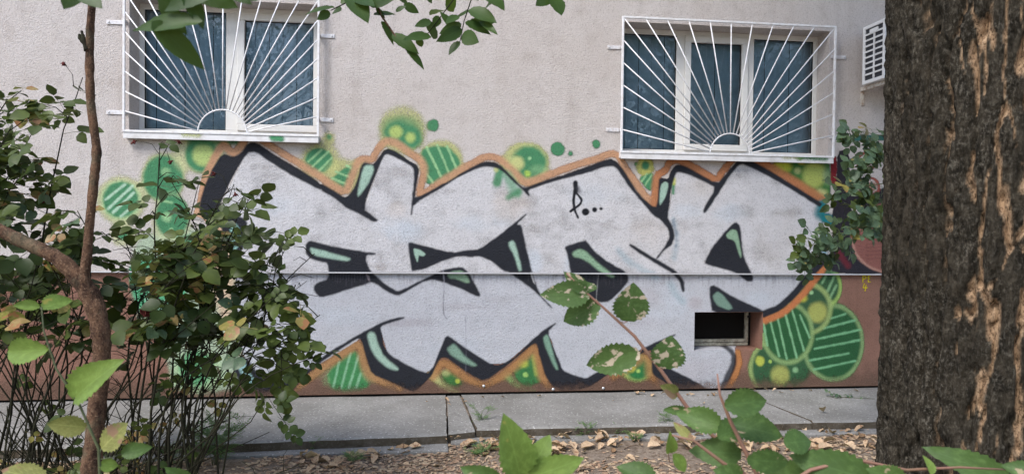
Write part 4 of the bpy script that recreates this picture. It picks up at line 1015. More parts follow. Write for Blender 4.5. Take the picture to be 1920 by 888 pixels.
def rose_compound(seed, mat, k=5):
    r = random.Random(seed); gs = []
    rach = MB().tube([(0, 0, 0), (0.04, 0, 0.004), (0.085, 0, 0.0)], 0.0011, 3, False)
    gs.append((rach.v, rach.f, [(0, 0)]*len(rach.v), Matrix.Identity(4)))
    spots = [(0.085, 0, 1.12)] + [(0.062, s*62, 1.0) for s in (1, -1)] + ([(0.030, s*70, 0.82) for s in (1, -1)] if k == 5 else [])
    for j, (x, ang, s) in enumerate(spots):
        s *= r.uniform(0.82, 1.12)
        g = leaf_geom(0.063*s, 0.050*s, 6, 0.05, r.uniform(0.1, 0.35), r.uniform(-0.05, 0.3), 1, 0.45, seed*7+j)
        m = Matrix.Translation((x, 0, 0)) @ Matrix.Rotation(R_(ang+r.uniform(-14, 14)), 4, 'Z') @ Matrix.Rotation(R_(r.uniform(-28, 28)), 4, 'X') @ Matrix.Rotation(R_(r.uniform(-15, 30)), 4, 'Y') @ Matrix.Translation((0.006, 0, 0))
        gs.append((*g, m))
    return leaf_mesh('leaf', mat, gs)
ROSE = [rose_compound(i, M['rose_leaf'], 5 if i % 3 else 3) for i in range(8)]
ROSEP = [rose_compound(20+i, M['rose_leaf_pale'], 5 if i % 2 else 3) for i in range(5)]
ROSEY = [rose_compound(40+i, M['rose_leaf_yellow'], 3) for i in range(3)]
def bez(a, b, c, n):
    return [a*(1-t)**2 + b*2*t*(1-t) + c*t*t for t in np.linspace(0, 1, n)]
def inpoly(p, pl):
    x, y = p; c = False; n = len(pl)
    for i in range(n):
        (x1_, y1_), (x2_, y2_) = pl[i], pl[(i+1) % n]
        if (y1_ > y) != (y2_ > y) and x < (x2_-x1_)*(y-y1_)/(y2_-y1_)+x1_: c = not c
    return c
def bud(pos, root, r):
    m = MB(); p = Vector(pos)
    m.tube([p, p+Vector((0.004, 0, -0.012)), p+Vector((0.006, 0, -0.022))], [0.003, 0.009, 0.003], 6)
    for k in range(5):
        a = k*1.256+r.uniform(0, 1); q = p+Vector((0.004, 0, -0.012)); e = q+Vector((math.cos(a)*0.017, math.sin(a)*0.017, r.uniform(-0.016, 0.010)))
        m.tube([q, (q+e)/2+Vector((0, 0, 0.004)), e], [0.004, 0.005, 0.0008], 4)
    return part(m, 'withered_bud', M['petal'], root, True)
def bush(root, canes, zone, pool, nmax, r, leaf_t=0.5, dens=1.0, scale=1.0, bare=0, bare_rng=None, cane_r=0.006):
    cnt = [0]
    def leaf_at(p, outward):
        if cnt[0] >= nmax: return
        px, py = project(np.array(p))
        if not inpoly((px, py), zone): return
        if root is rb and py < 425 and r.random() < 0.72: return
        if root is rb and (px > 530 or py > 650) and r.random() < 0.70: return
        ax = Vector((outward.x+r.uniform(-.7, .7), outward.y+r.uniform(-.7, .7), r.uniform(-0.55, 0.35)))
        nr = Vector((r.uniform(-.6, .6), r.uniform(-1.0, .25), 0.75))
        me_ = pool(r)
        place(me_, 'leaf', root, p, ax, nr, scale*r.uniform(0.55, 1.25)); cnt[0] += 1
    for (base, tip, ctrl, rad0) in canes:
        B, T, K = np.array(base), np.array(tip), np.array(ctrl)
        pts = bez(B, K, T, 14)
        w1, w2 = r.uniform(0, 6.28), r.uniform(3, 7); am = r.uniform(.03, .09)
        pts = [p + np.array([am*math.sin(w1+w2*i/13)*math.sin(math.pi*i/13)+r.uniform(-.008, .008), am*math.cos(w1+w2*i/13)*math.sin(math.pi*i/13), 0]) if 0 < i < 13 else p for i, p in enumerate(pts)]
        rads = [rad0*(1-0.72*i/13) for i in range(14)]
        cn = part(MB().tube(pts, rads, 5), 'cane', M['cane'], root, True)
        L = sum(np.linalg.norm(pts[i+1]-pts[i]) for i in range(13))
        nt2 = max(3, int(L*(1-leaf_t)*16*dens))
        for k in range(nt2):
            t = leaf_t + (1-leaf_t)*(k+r.random())/nt2
            f = t*13; i = min(12, int(f)); p = pts[i]*(1-(f-i)) + pts[i+1]*(f-i)
            a = r.uniform(0, 2*math.pi); out = Vector((math.cos(a), math.sin(a)*0.8, r.uniform(-0.1, 0.5)))
            if r.random() < 0.45:
                ln = r.uniform(0.06, 0.22); e = Vector(p)+out.normalized()*ln; mid = (Vector(p)+e)/2+Vector((0, 0, 0.02))
                px, py = project(np.array(e))
                if inpoly((px, py), zone):
                    part(MB().tube([p, mid, e], [0.0028, 0.0022, 0.0014], 4), 'twig', M['cane'], root, True)
                    leaf_at(mid, out); leaf_at(e, out)
                    if r.random() < 0.6: leaf_at(e*0.7+mid*0.3, -out)
            else: leaf_at(Vector(p), out)
        leaf_at(Vector(T), Vector((0.2, 0, 1)))
    return cnt[0]
def pool_main(r):
    q = r.random()
    return r.choice(ROSEY) if q < 0.085 else (r.choice(ROSEP) if q < 0.16 else r.choice(ROSE))
def pool_right(r):
    q = r.random()
    return r.choice(ROSEY) if q < 0.03 else (r.choice(ROSEP) if q < 0.75 else r.choice(ROSE))

# main rose bush in front of the graffiti's left end
r = random.Random(3)
rb = empty('rose_bush', tuple(at_z(250, 905, 0.0))); rb.location.z = 0
tag(rb, 'broad dark rose bush covering the left end of the silver graffiti', 'bush', 'rose bushes in front of the wall')
ZONE_M = [(165, 440), (230, 420), (262, 360), (300, 255), (345, 262), (380, 300), (440, 335), (475, 340), (480, 420), (560, 428), (600, 470), (622, 560), (640, 620), (640, 690), (612, 735), (560, 700), (500, 720), (480, 740), (400, 745), (330, 720), (240, 690), (165, 660)]
canes = []
def gbase(px, d):
    q = at_d(px, 880, d); return np.array([q[0], q[1], -0.02])
def add(basex, d, tipx, tipy, dt, rad0=0.006, bend=0.5):
    B = gbase(basex, d); T = at_d(tipx, tipy, dt)
    K = np.array([B[0]*(1-bend*0.4)+T[0]*bend*0.4+r.gauss(0, .22), B[1]*0.6+T[1]*0.4, T[2]*r.uniform(0.40, 0.85)])
    canes.append((B, T, K, rad0))
for q in ((250, 3.7, 300, 268, 3.7), (330, 3.9, 318, 335, 3.9), (300, 3.8, 372, 345, 3.8), (280, 3.6, 432, 352, 3.6), (350, 3.8, 470, 370, 3.7), (340, 3.6, 548, 440, 3.7), (300, 3.9, 590, 475, 3.8), (350, 3.6, 600, 590, 3.5), (330, 3.5, 615, 660, 3.5), (270, 3.9, 400, 430, 4.0), (320, 3.7, 500, 500, 3.9), (290, 4.0, 230, 430, 4.0), (240, 3.9, 260, 470, 3.9), (350, 3.9, 450, 470, 4.1), (360, 3.7, 530, 540, 3.6), (310, 3.6, 575, 620, 3.7)):
    add(*q, rad0=0.0075)
for k in range(20):
    add(r.uniform(60, 420), r.uniform(3.5, 4.2), r.uniform(190, 600), r.uniform(430, 620), r.uniform(3.45, 4.2))
bush(rb, canes, ZONE_M, pool_main, 285, r, 0.36, 1.6, 1.28)
# sprays that hang out to the right
def spray(root, pts, leaves, d, pool, r, rad=0.003):
    sh = lambda x: x-(52 if x > 540 else 0)
    P = [at_d(sh(x), y, d) for x, y in pts]
    part(MB().tube(P, [rad*(1-0.6*i/(len(P)-1)) for i in range(len(P))], 5), 'twig', M['cane'], root, True)
    for (x, y, ax, ay, s) in leaves:
        p = at_d(sh(x), y, d); q = at_d(sh(x)+ax, y+ay, d)
        place(pool(r), 'leaf', root, p, Vector(q)-Vector(p), Vector((r.uniform(-.4, .4), -0.9, r.uniform(0.1, .7))), s*0.95)
dk = lambda r: r.choice(ROSE)
spray(rb, [(330, 870), (420, 690), (470, 640), (520, 470), (530, 455)], [(505, 500, -15, -10, 0.8), (520, 470, 20, -25, .9), (530, 452, 25, -12, 1.0)], 3.6, dk, r)
spray(rb, [(400, 660), (560, 560), (590, 560), (612, 580)], [(585, 560, 10, 25, 1.1), (605, 575, 12, 30, 1.2), (590, 600, 25, 30, 1.2), (560, 565, 20, -20, .8)], 3.5, dk, r)
spray(rb, [(420, 690), (540, 640), (580, 655), (580, 690), (578, 730)], [(560, 640, 12, 20, 1.1), (580, 655, 20, 6, .9), (620, 668, 15, 8, .8), (580, 690, 20, 12, 1.1), (578, 715, 6, 22, 1.1), (590, 690, 25, 15, .9)], 3.5, dk, r)
spray(rb, [(340, 890), (470, 790), (500, 740), (520, 770), (540, 800)], [(500, 740, -4, 25, 1.0), (510, 765, 24, -14, .9), (520, 780, 20, 14, .9), (538, 800, 14, 14, .8)], 3.45, dk, r)
spray(rb, [(330, 880), (440, 640), (500, 690), (520, 720)], [(480, 680, -6, 26, 1.2), (505, 690, 6, 22, 1.0), (520, 715, 10, 24, 1.0), (455, 690, -6, 24, 1.0)], 3.6, dk, r)
# dead buds on long hooked stalks
for pts in ([(300, 330), (299, 290), (285, 270), (250, 262)], [(300, 300), (318, 268), (334, 262)], [(300, 300), (312, 280), (318, 300)], [(430, 360), (418, 330), (400, 322)], [(430, 370), (438, 345), (440, 360)]):
    P = [at_d(x, y, 3.7) for x, y in pts]; part(MB().tube(P, [0.0022, 0.002, 0.0016, 0.0012][:len(P)], 4), 'flower_stalk', M['cane'], rb, True); bud(P[-1], rb, r)
# withered rose hanging inside the bush
wr = MB(); pc = Vector(at_d(275, 573, 3.5))
for k in range(11):
    a = k*2.4; g = leaf_geom(0.05, 0.05, 4, 0, 0.5, 0.5, 1, .55, k)
    m_ = Matrix.Translation(pc) @ frame((math.cos(a)*0.6, math.sin(a)*0.6, -0.7), (math.cos(a), math.sin(a), 0.5))
    b0 = len(wr.v); wr.v += [tuple(m_ @ Vector(q)) for q in g[0]]; wr.f += [tuple(b0+i for i in q) for q in g[1]]
part(wr, 'withered_rose', M['petal'], rb, True)
part(MB().tube([tuple(pc), tuple(pc+Vector((0.01, 0, 0.05))), tuple(at_d(290, 540, 3.55))], 0.002, 4), 'flower_stalk', M['cane'], rb, True)

# bare, tangled canes at the left: a second bush
r = random.Random(11)
rb2 = empty('rose_bush', tuple(at_z(80, 905, 0.0))); rb2.location.z = 0
tag(rb2, 'tangled rose bush with bare lower canes around the forked tree stem', 'bush', 'rose bushes in front of the wall')
ZONE_L = [(-120, 150), (60, 135), (60, 200), (165, 150), (170, 235), (110, 260), (100, 330), (60, 390), (150, 380), (190, 400), (200, 640), (120, 650), (-120, 640)]
canes = []
for q in ((-40, 3.7, 40, 170, 3.7), (-20, 3.8, 155, 145, 3.8), (-60, 3.6, 20, 240, 3.6), (-60, 3.9, -20, 300, 3.9), (-30, 3.7, 30, 330, 3.7), (-40, 3.8, 60, 250, 3.7), (20, 3.6, 145, 395, 3.6), (60, 3.9, 130, 430, 3.8), (0, 3.7, 70, 460, 3.6), (-70, 3.6, 10, 420, 3.5)):
    add(*q, rad0=0.008)
for k in range(26):
    add(r.uniform(-80, 180), r.uniform(3.45, 4.2), r.uniform(-60, 200), r.uniform(430, 600), r.uniform(3.5, 4.2), rad0=0.006)
nL = bush(rb2, canes, ZONE_L, pool_main, 285, r, 0.40, 1.15, 1.2)
for k in range(64):   # leafless canes crossing each other
    bx_ = r.uniform(-60, 330); d = r.uniform(3.4, 4.3); p = gbase(bx_, d)
    dr = np.array([r.gauss(0, .5), r.gauss(0, .15), 1.0]); pts = [p]; nseg = r.randrange(8, 14)
    for i in range(nseg):
        dr = dr + np.array([r.gauss(0, .32), r.gauss(0, .10), r.gauss(0, .08)]); p = p + dr/np.linalg.norm(dr)*r.uniform(.05, .075); pts.append(p)
    n_p = len(pts); w0 = r.choice((.0030, .0038, .0045, .0065))
    part(MB().tube(pts, [w0*(1-0.6*i/(n_p-1)) for i in range(n_p)], 5), 'cane', M['cane'], rb2, True)
    for j in range(5):
        i = r.randrange(2, n_p-1); q = pts[i]; l_ = r.uniform(.05, .22); a_ = r.gauss(0, 1.0)
        e = q+np.array([math.sin(a_)*l_, r.uniform(-.05, .05), abs(math.cos(a_))*l_*.8]); mid = (q+e)/2+np.array([r.uniform(-.015, .015), 0, .015])
        part(MB().tube([q, mid, e], [.0020, .0016, .0009], 4), 'twig', M['cane'], rb2, True)
        if r.random() < .16: place(r.choice(ROSEY if r.random() < .5 else ROSE), 'leaf', rb2, e, Vector((r.uniform(-1, 1), r.uniform(-.5, .5), -.6)), Vector((0, -1, .4)), r.uniform(.6, 1))
for pts in ([(138, 162), (136, 140), (118, 116)], [(20, 365), (60, 362), (78, 374)]):
    P = [at_d(x, y, 3.75) for x, y in pts]; part(MB().tube(P, [0.002, 0.0016, 0.0012], 4), 'flower_stalk', M['cane'], rb2, True); bud(P[-1], rb2, r)

# leafy branches that reach out from behind the thick trunk
r = random.Random(5)
rb3 = empty('rose_bush', tuple(at_z(1800, 850, 0.0))); rb3.location.z = 0
tag(rb3, 'pale green rose branches reaching out from behind the thick trunk', 'bush', 'rose bushes in front of the wall')
for pts, nl, d in (([(1745, 395), (1690, 408), (1650, 418), (1600, 430), (1560, 443), (1535, 446), (1515, 470), (1496, 494)], 26, 4.45), ([(1740, 330), (1650, 345), (1600, 350), (1562, 354)], 20, 4.5), ([(1740, 270), (1660, 256), (1612, 246), (1590, 268)], 13, 4.6),
                   ([(1740, 305), (1650, 300), (1612, 318)], 14, 4.55), ([(1740, 385), (1640, 385), (1580, 388)], 18, 4.5), ([(1740, 440), (1650, 430), (1590, 436), (1565, 460)], 14, 4.4), ([(1560, 443), (1530, 478), (1522, 505)], 9, 4.45), ([(1740, 360), (1680, 330), (1640, 285), (1622, 240)], 10, 4.6)):
    P = [np.array(at_d(x, y, d)) for x, y in pts]
    if pts[0][0] > 1700:
        q = at_d(1790+r.uniform(-20, 20), 860, d); P = [np.array([q[0], q[1], -.02]), np.array([q[0], q[1], P[0][2]*.7])] + P
    part(MB().tube(P, list(np.linspace(.006 if len(P) > 4 else .003, .0013, len(P))), 5), 'cane', M['stem_green'], rb3, True)
    k0 = 2 if pts[0][0] > 1700 else 0; seg = P[k0:]
    nl = int(nl*1.4)
    for k in range(nl):
        f = (k+r.random()*.9)/nl*(len(seg)-1); i = min(len(seg)-2, int(f)); p = seg[i]*(1-(f-i))+seg[i+1]*(f-i)
        a = r.uniform(0, 6.28); out = np.array([math.cos(a), -.3+.5*math.sin(a*1.7), math.sin(a)])
        e = p+out*r.uniform(.01, .06)
        part(MB().tube([p, e], [.0012, .0008], 3), 'twig', M['stem_green'], rb3, True)
        place(pool_right(r), 'leaf', rb3, e, Vector((out[0]-.2, out[1], out[2]*.6-.25)), Vector((r.uniform(-.5, .5), -.8, .7)), r.uniform(.75, 1.2))

# ------------------------------------------------------------------ forked small tree
D1 = 3.2; S1 = FPX/D1
ft = empty('small_tree', tuple(at_z(172, 905, 0.0)))
q0 = at_d(168, 905, D1); ft.location = (float(q0[0]), float(q0[1]), 0)
tag(ft, 'slender forked tree with brown bark standing among the rose canes', 'tree')
def pxtube(pts, d, sides=12, sub=5, root=ft, name='limb', mat='bark_small', rough=0.0, dd=None):
    P = np.array([at_d(p[0], p[1], (dd[i] if dd else d)) for i, p in enumerate(pts)]); Rr = np.array([p[2]*0.87/FPX*(dd[i] if dd else d)/2 for i, p in enumerate(pts)])
    n = len(P); out = []; ro = []
    for i in range(n-1):
        p0, p1, p2, p3 = P[max(i-1, 0)], P[i], P[i+1], P[min(i+2, n-1)]
        for k in range(sub):
            t = k/sub
            out.append(0.5*((2*p1)+(-p0+p2)*t+(2*p0-5*p1+4*p2-p3)*t*t+(-p0+3*p1-3*p2+p3)*t**3)); ro.append(Rr[i]*(1-t)+Rr[i+1]*t)
    out.append(P[-1]); ro.append(Rr[-1])
    rg = random.Random(len(pts)*13+int(pts[0][0]))
    ro = [q*(1+rg.uniform(-rough, rough)) for q in ro]
    return part(MB().tube(out, ro, sides), name, M[mat], root, True)
gz = at_d(168, 905, D1)
pxtube([(160, 1010, 52), (168, 905, 42), (176, 830, 38), (184, 740, 37), (191, 660, 36), (186, 605, 37), (172, 560, 40), (148, 522, 36), (105, 482, 31), (50, 456, 29), (0, 432, 28), (-70, 398, 26), (-160, 350, 22)], D1, sides=16, sub=8, rough=0.07, name='trunk')
pxtube([(168, 552, 20), (158, 525, 24), (163, 480, 20), (168, 420, 18), (176, 340, 19), (181, 285, 19), (176, 240, 17), (170, 190, 17), (168, 120, 18), (169, 60, 17), (173, 0, 15), (176, -70, 14), (185, -180, 12)], D1-0.02, sides=12, sub=8, rough=0.09, name='limb')
pxtube([(163, 95, 12), (157, 75, 10), (153, 58, 5)], D1-0.03, 8, rough=0.2, name='broken_spur', mat='cane')
pxtube([(160, 85, 8), (150, 72, 8), (149, 64, 4)], D1-0.03, 8, rough=0.2, name='broken_spur', mat='cane')

# ------------------------------------------------------------------ single big leaves
def single(seed, mat, L=0.07, Wd=0.055, n=22, serr=0.075, wide=0.42, fold=.2, curl=.12):
    rq = random.Random(seed); fold, curl = rq.uniform(.08, .5), rq.uniform(-.05, .35)
    return leaf_mesh('leaf', M[mat], [(*leaf_geom(L, Wd, n, serr, fold, curl, 1, wide, seed), Matrix.Identity(4))])
NEAR = {k: [single(i+s, k) for i in range(3)] for s, k in ((0, 'near_leaf'), (10, 'near_leaf_holed'), (20, 'near_leaf_lime'), (30, 'near_leaf_brown'))}
def near_leaf(root, r, x0, y0, x1, y1, d, kind, wratio=0.8, tilt=0.35, anchor=None, stalk='twig_red'):
    """leaf base at pixel (x0,y0), tip at (x1,y1), d metres away"""
    p, q = Vector(at_d(x0, y0, d)), Vector(at_d(x1, y1, d*r.uniform(0.97, 1.03)))
    L = (q-p).length; me_ = r.choice(NEAR[kind])
    o = bpy.data.objects.new('leaf', me_); COL.objects.link(o); o.parent = root
    nrm = Vector((-FWD[0]+r.uniform(-tilt, tilt), -FWD[1], -FWD[2]+r.uniform(0.1, tilt*1.6)))
    S = Matrix.Diagonal((L/0.07, L*wratio/0.055, L/0.07, 1))
    o.matrix_local = Matrix.Translation(p-root.location) @ frame(q-p, nrm) @ S
    if anchor is not None:
        a = Vector(at_d(anchor[0], anchor[1], anchor[2] if len(anchor) > 2 else d))
        part(MB().tube([a, (a+p)/2+Vector((0, 0, -0.002)), p], 0.0009, 5), 'leaf_stalk', M[stalk], root, True)
    return o
r = random.Random(21)
# sapling with insect-eaten leaves in front of the letters
DS = 1.22
sp = empty('sapling', (0, 0, 0)); q = at_d(1420, 900, DS); sp.location = (float(q[0]), float(q[1]), 0)
tag(sp, 'slim red stemmed sapling with insect eaten leaves before the silver letters', 'sapling', 'saplings in the foreground')
q2 = sp.location
stem = [(q2.x+0.05, q2.y, -0.02), (q2.x+0.04, q2.y, 0.5)] + [tuple(at_d(x, y, DS)) for x, y in ((1395, 888), (1340, 820), (1290, 765), (1240, 695), (1190, 630), (1130, 575), (1095, 545), (1062, 512))]
part(MB().tube(stem, [.007, .006, .0042, .0040, .0036, .0032, .0028, .0022, .0018, .0012], 7), 'stem', M['twig_red'], sp, True)
for a in ((1105, 552, 1018, 550, 'near_leaf_holed', .55, (1108, 554)), (1125, 568, 1052, 604, 'near_leaf_holed', .62, (1112, 558)), (1100, 550, 1058, 508, 'near_leaf_holed', .5, (1104, 551)), (1095, 548, 1112, 524, 'near_leaf_holed', .75, (1096, 546)),
          (1176, 602, 1190, 532, 'near_leaf_holed', .92, (1165, 603)), (1200, 660, 1094, 688, 'near_leaf_holed', .52, (1204, 650)), (1245, 690, 1262, 632, 'near_leaf_holed', 1.05, (1236, 690)),
          (1300, 775, 1238, 764, 'near_leaf', .3, (1296, 772)), (1270, 740, 1240, 722, 'near_leaf_brown', .5, (1274, 744))):
    near_leaf(sp, r, *a[:4], DS, a[4], a[5], .3, a[6])
sp2 = empty('sapling', (0, 0, 0)); q = at_d(1480, 900, 1.05); sp2.location = (float(q[0]), float(q[1]), 0)
tag(sp2, 'bushy sapling with broad green leaves at the foot of the thick trunk', 'sapling', 'saplings in the foreground')
D2 = 1.08
part(MB().tube([(sp2.location.x+.03, sp2.location.y, -.02), (sp2.location.x+.02, sp2.location.y, .55)] + [tuple(at_d(x, y, D2)) for x, y in ((1440, 930), (1400, 850), (1370, 790), (1350, 740), (1345, 700))], [.007, .006, .004, .0035, .003, .002, .0012], 7), 'stem', M['twig_red'], sp2, True)
part(MB().tube([tuple(at_d(x, y, D2)) for x, y in ((1440, 930), (1360, 870), (1300, 825), (1260, 815))], [.0035, .003, .0022, .0014], 7), 'stem', M['twig_red'], sp2, True)
part(MB().tube([tuple(at_d(x, y, D2)) for x, y in ((1440, 930), (1520, 880), (1600, 860), (1700, 880), (1800, 875), (1900, 880))], [.0035, .003, .0026, .0022, .0018, .0012], 7), 'stem', M['twig_red'], sp2, True)
for a in ((1358, 760, 1444, 748, 'near_leaf', .62), (1372, 795, 1470, 812, 'near_leaf', .62), (1355, 800, 1268, 770, 'near_leaf', .55), (1470, 830, 1528, 822, 'near_leaf', .8), (1390, 850, 1300, 842, 'near_leaf', .6), (1400, 860, 1490, 870, 'near_leaf', .5),
          (1300, 826, 1262, 790, 'near_leaf_brown', .35), (1262, 850, 1285, 884, 'near_leaf_lime', .6), (1255, 848, 1260, 815, 'near_leaf_lime', .5), (1640, 900, 1490, 858, 'near_leaf', .5), (1540, 895, 1450, 888, 'near_leaf', .6), (1345, 820, 1405, 790, 'near_leaf', .6),
          (1900, 905, 1755, 838, 'near_leaf', .34), (1955, 895, 1880, 868, 'near_leaf', .6), (1745, 890, 1736, 850, 'near_leaf_lime', .55), (1700, 905, 1640, 882, 'near_leaf', .6), (1230, 905, 1160, 868, 'near_leaf', .6), (1390, 900, 1350, 880, 'near_leaf', .8)):
    near_leaf(sp2, r, *a[:4], D2*r.uniform(.94, 1.06), a[4], a[5], .4)
sp3 = empty('sapling', (0, 0, 0)); q = at_d(985, 930, 0.95); sp3.location = (float(q[0]), float(q[1]), 0)
tag(sp3, 'low sapling tip with two bright lime green leaves above the leaf litter', 'sapling', 'saplings in the foreground')
part(MB().tube([(sp3.location.x, sp3.location.y, -.02), (sp3.location.x, sp3.location.y+.01, .6)] + [tuple(at_d(x, y, .95)) for x, y in ((985, 940), (982, 900), (978, 882))], [.006, .005, .003, .002, .0014], 6), 'stem', M['stem_green'], sp3, True)
for a in ((975, 892, 953, 786, 'near_leaf_lime', .58), (992, 895, 1090, 862, 'near_leaf_lime', .5), (1000, 875, 1030, 815, 'near_leaf_lime', .62), (940, 910, 868, 880, 'near_leaf', .6)):
    near_leaf(sp3, r, *a[:4], .95, a[4], a[5], .3, (980, 890), 'stem_green')
sp4 = empty('sapling', (0, 0, 0)); q = at_d(150, 930, 1.12); sp4.location = (float(q[0]), float(q[1]), 0)
tag(sp4, 'leaning sapling with pale mottled leaves in front of the forked tree', 'sapling', 'saplings in the foreground')
D4 = 1.12
part(MB().tube([(sp4.location.x, sp4.location.y, -.02), (sp4.location.x, sp4.location.y, .6)] + [tuple(at_d(x, y, D4)) for x, y in ((190, 940), (185, 840), (150, 760), (105, 690), (82, 620), (78, 575))], [.006, .005, .0026, .0022, .0019, .0016, .0013, .0009], 7), 'stem', M['stem_green'], sp4, True)
for a in ((78, 578, 136, 556, 'near_leaf_lime', .66, (80, 590)), (75, 575, 24, 572, 'near_leaf_lime', .5, (78, 580)), (92, 655, -8, 660, 'near_leaf_lime', .42, (92, 655)), (138, 748, 209, 675, 'near_leaf_lime', .52, (128, 730)), (162, 800, 88, 794, 'near_leaf_brown', .62, (168, 800)),
          (190, 840, 240, 792, 'near_leaf_brown', .75, (186, 850)), (228, 850, 282, 836, 'near_leaf', .6, (188, 860)), (186, 870, 222, 872, 'near_leaf_lime', .8, (186, 880)), (90, 900, 0, 880, 'near_leaf_brown', .5, (120, 900)), (360, 905, 315, 882, 'near_leaf', .5, (350, 920))):
    near_leaf(sp4, r, *a[:4], D4, a[4], a[5], .35, a[6], 'stem_green')

# foliage hanging in from the trees above: boughs of the two trees
HANG = [leaf_mesh('leaf', M['hang_leaf'], [(*leaf_geom(.07, .036, 12, .03, .18, .15, 1, .42, 60+i), Matrix.Identity(4))]) for i in range(4)]
def hang_leaf(root, r, x0, y0, x1, y1, d, wr=.5):
    p, q = Vector(at_d(x0, y0, d)), Vector(at_d(x1, y1, d*r.uniform(.97, 1.03))); L = (q-p).length
    o = bpy.data.objects.new('leaf', r.choice(HANG)); COL.objects.link(o); o.parent = root
    nrm = Vector((r.uniform(-.5, .5), -0.8, r.uniform(-.1, .8)))
    o.matrix_local = Matrix.Translation(p-root.location) @ frame(q-p, nrm) @ Matrix.Diagonal((L/.07, L*wr/.036, L/.07, 1))
r = random.Random(31)
DB = 2.1
top_ = Vector(trunk_xy + (3.6,))
bp = [tuple(top_), tuple(Vector(at_d(1500, -420, 2.5))), tuple(Vector(at_d(1150, -260, 2.2)))]
bp += [tuple(at_d(x, y, DB)) for x, y in ((900, -90), (800, -60), (700, -10), (715, 30), (750, 80), (790, 120))]
part(MB().tube(bp, [.05, .03, .016, .008, .006, .004, .003, .002, .001], 7), 'bough', M['bark_small'], big_tree, True)
for pts in ([(900, -90), (890, -20), (870, 40), (862, 80)], [(900, -90), (850, 0), (820, 40), (800, 66)], [(1150, -260), (1050, -40), (1036, -4)], [(700, -10), (660, 0), (620, 20)], [(870, -60), (940, -20), (945, 10)]):
    part(MB().tube([tuple(at_d(x, y, DB)) for x, y in pts], [.003, .0022, .0016, .001][:len(pts)], 5), 'twig', M['cane'], big_tree, True)
for a in ((655, -10, 690, 34, .5), (668, 0, 700, 5, .5), (690, 5, 735, -4, .5), (705, 15, 722, 34, .4), (700, 28, 742, 22, .45), (742, 22, 760, 10, .5), (757, 8, 786, 24, .55), (715, 40, 742, 82, .4), (735, 65, 785, 96, .42), (760, 90, 798, 126, .32), (785, 72, 790, 90, .8), (808, 40, 778, 48, .5), (808, 68, 758, 68, .45), (822, 30, 815, 52, .75),
          (830, 20, 806, 22, .5), (812, 42, 808, 76, .8), (838, -6, 855, 24, .7), (845, 50, 828, 20, .6), (860, 30, 836, 40, .5), (865, 45, 824, 62, .45), (866, 55, 822, 76, .42), (880, 18, 930, 36, .5), (885, 20, 838, 40, .45), (872, 42, 922, 60, .45), (876, 48, 930, 36, .4), (866, 66, 895, 78, .75), (862, 78, 840, 100, .5), (905, -10, 948, 12, .7), (930, 0, 905, 14, .5), (640, 8, 655, -8, .6), (795, -14, 812, 6, .6), (900, 40, 932, 60, .3),
          (1036, -6, 1055, 24, .7), (1030, -8, 1008, 8, .6), (628, 14, 572, 20, .3), (618, 22, 596, 36, .6), (640, 20, 618, 20, .4), (740, -10, 770, 6, .5), (870, -14, 900, -2, .6), (960, -20, 985, -4, .6)):
    hang_leaf(big_tree, r, *a[:4], DB, a[4])
# long leaves of the small tree's crown close above the camera
DL = 0.95
lp = [tuple(at_d(185, -180, D1-.02)), tuple(at_d(240, -330, 2.2)), tuple(at_d(300, -260, 1.4)), tuple(at_d(330, -120, DL)), tuple(at_d(345, -20, DL))]
part(MB().tube(lp, [.014, .01, .006, .003, .0014], 7), 'limb', M['bark_small'], ft, True)
part(MB().tube([lp[2], tuple(at_d(220, -160, DL)), tuple(at_d(150, -20, DL))], [.005, .003, .0014], 6), 'limb', M['bark_small'], ft, True)
for a in ((285, 40, 384, 128, .36), (380, 40, 236, 44, .26), (300, -10, 345, 66, .42), (345, -20, 384, 50, .42), (420, -30, 300, 12, .4), (150, -30, 118, 14, .7), (150, -20, 185, 8, .5), (350, 0, 290, -40, .6), (420, -20, 470, 4, .4), (460, 0, 520, -30, .35), (360, -30, 440, 12, .5)):
    hang_leaf(ft, r, *a[:4], DL*r.uniform(.95, 1.05), a[4])

# crown of the large tree, above the frame
rn = np.random.default_rng(5)
def crown_mesh(n, ncl, ctr0, ext, leaf, spread):
    cl = rn.normal(size=(ncl, 3)); cl /= np.linalg.norm(cl, axis=1)[:, None]; cl *= rn.uniform(.3, 1, (ncl, 1))
    ctr = np.array(ctr0)+cl*np.array(ext)
    P = ctr[rn.integers(0, ncl, n)]+rn.normal(size=(n, 3))*spread
    a = rn.normal(size=(n, 3)); a /= np.linalg.norm(a, axis=1)[:, None]; b = np.cross(a, rn.normal(size=(n, 3))); b /= np.linalg.norm(b, axis=1)[:, None]
    s_ = rn.uniform(.7, 1.3, (n, 1))*leaf
    return mesh_np('crown', np.stack([P-a*s_, P+b*s_*.55, P+a*s_, P-b*s_*.55], 1).reshape(-1, 3), np.arange(4*n).reshape(n, 4))
tag(obj('crown', crown_mesh(5200, 42, (0.9, 0.6, 6.6), (2.7, 2.2, 2.1), .10, .42), M['tree_leaf'], big_tree), kind='stuff')
for k in range(7):
    a = k*.9; part(MB().tube([(trunk_xy[0], trunk_xy[1], 3.9), (trunk_xy[0]+math.cos(a)*.7, trunk_xy[1]+math.sin(a)*.6, 5.2), (trunk_xy[0]+.5+math.cos(a)*1.7, trunk_xy[1]+.3+math.sin(a)*1.3, 6.8)], [.20, .10, .03], 8), 'limb', M['bark_small'], big_tree, True)

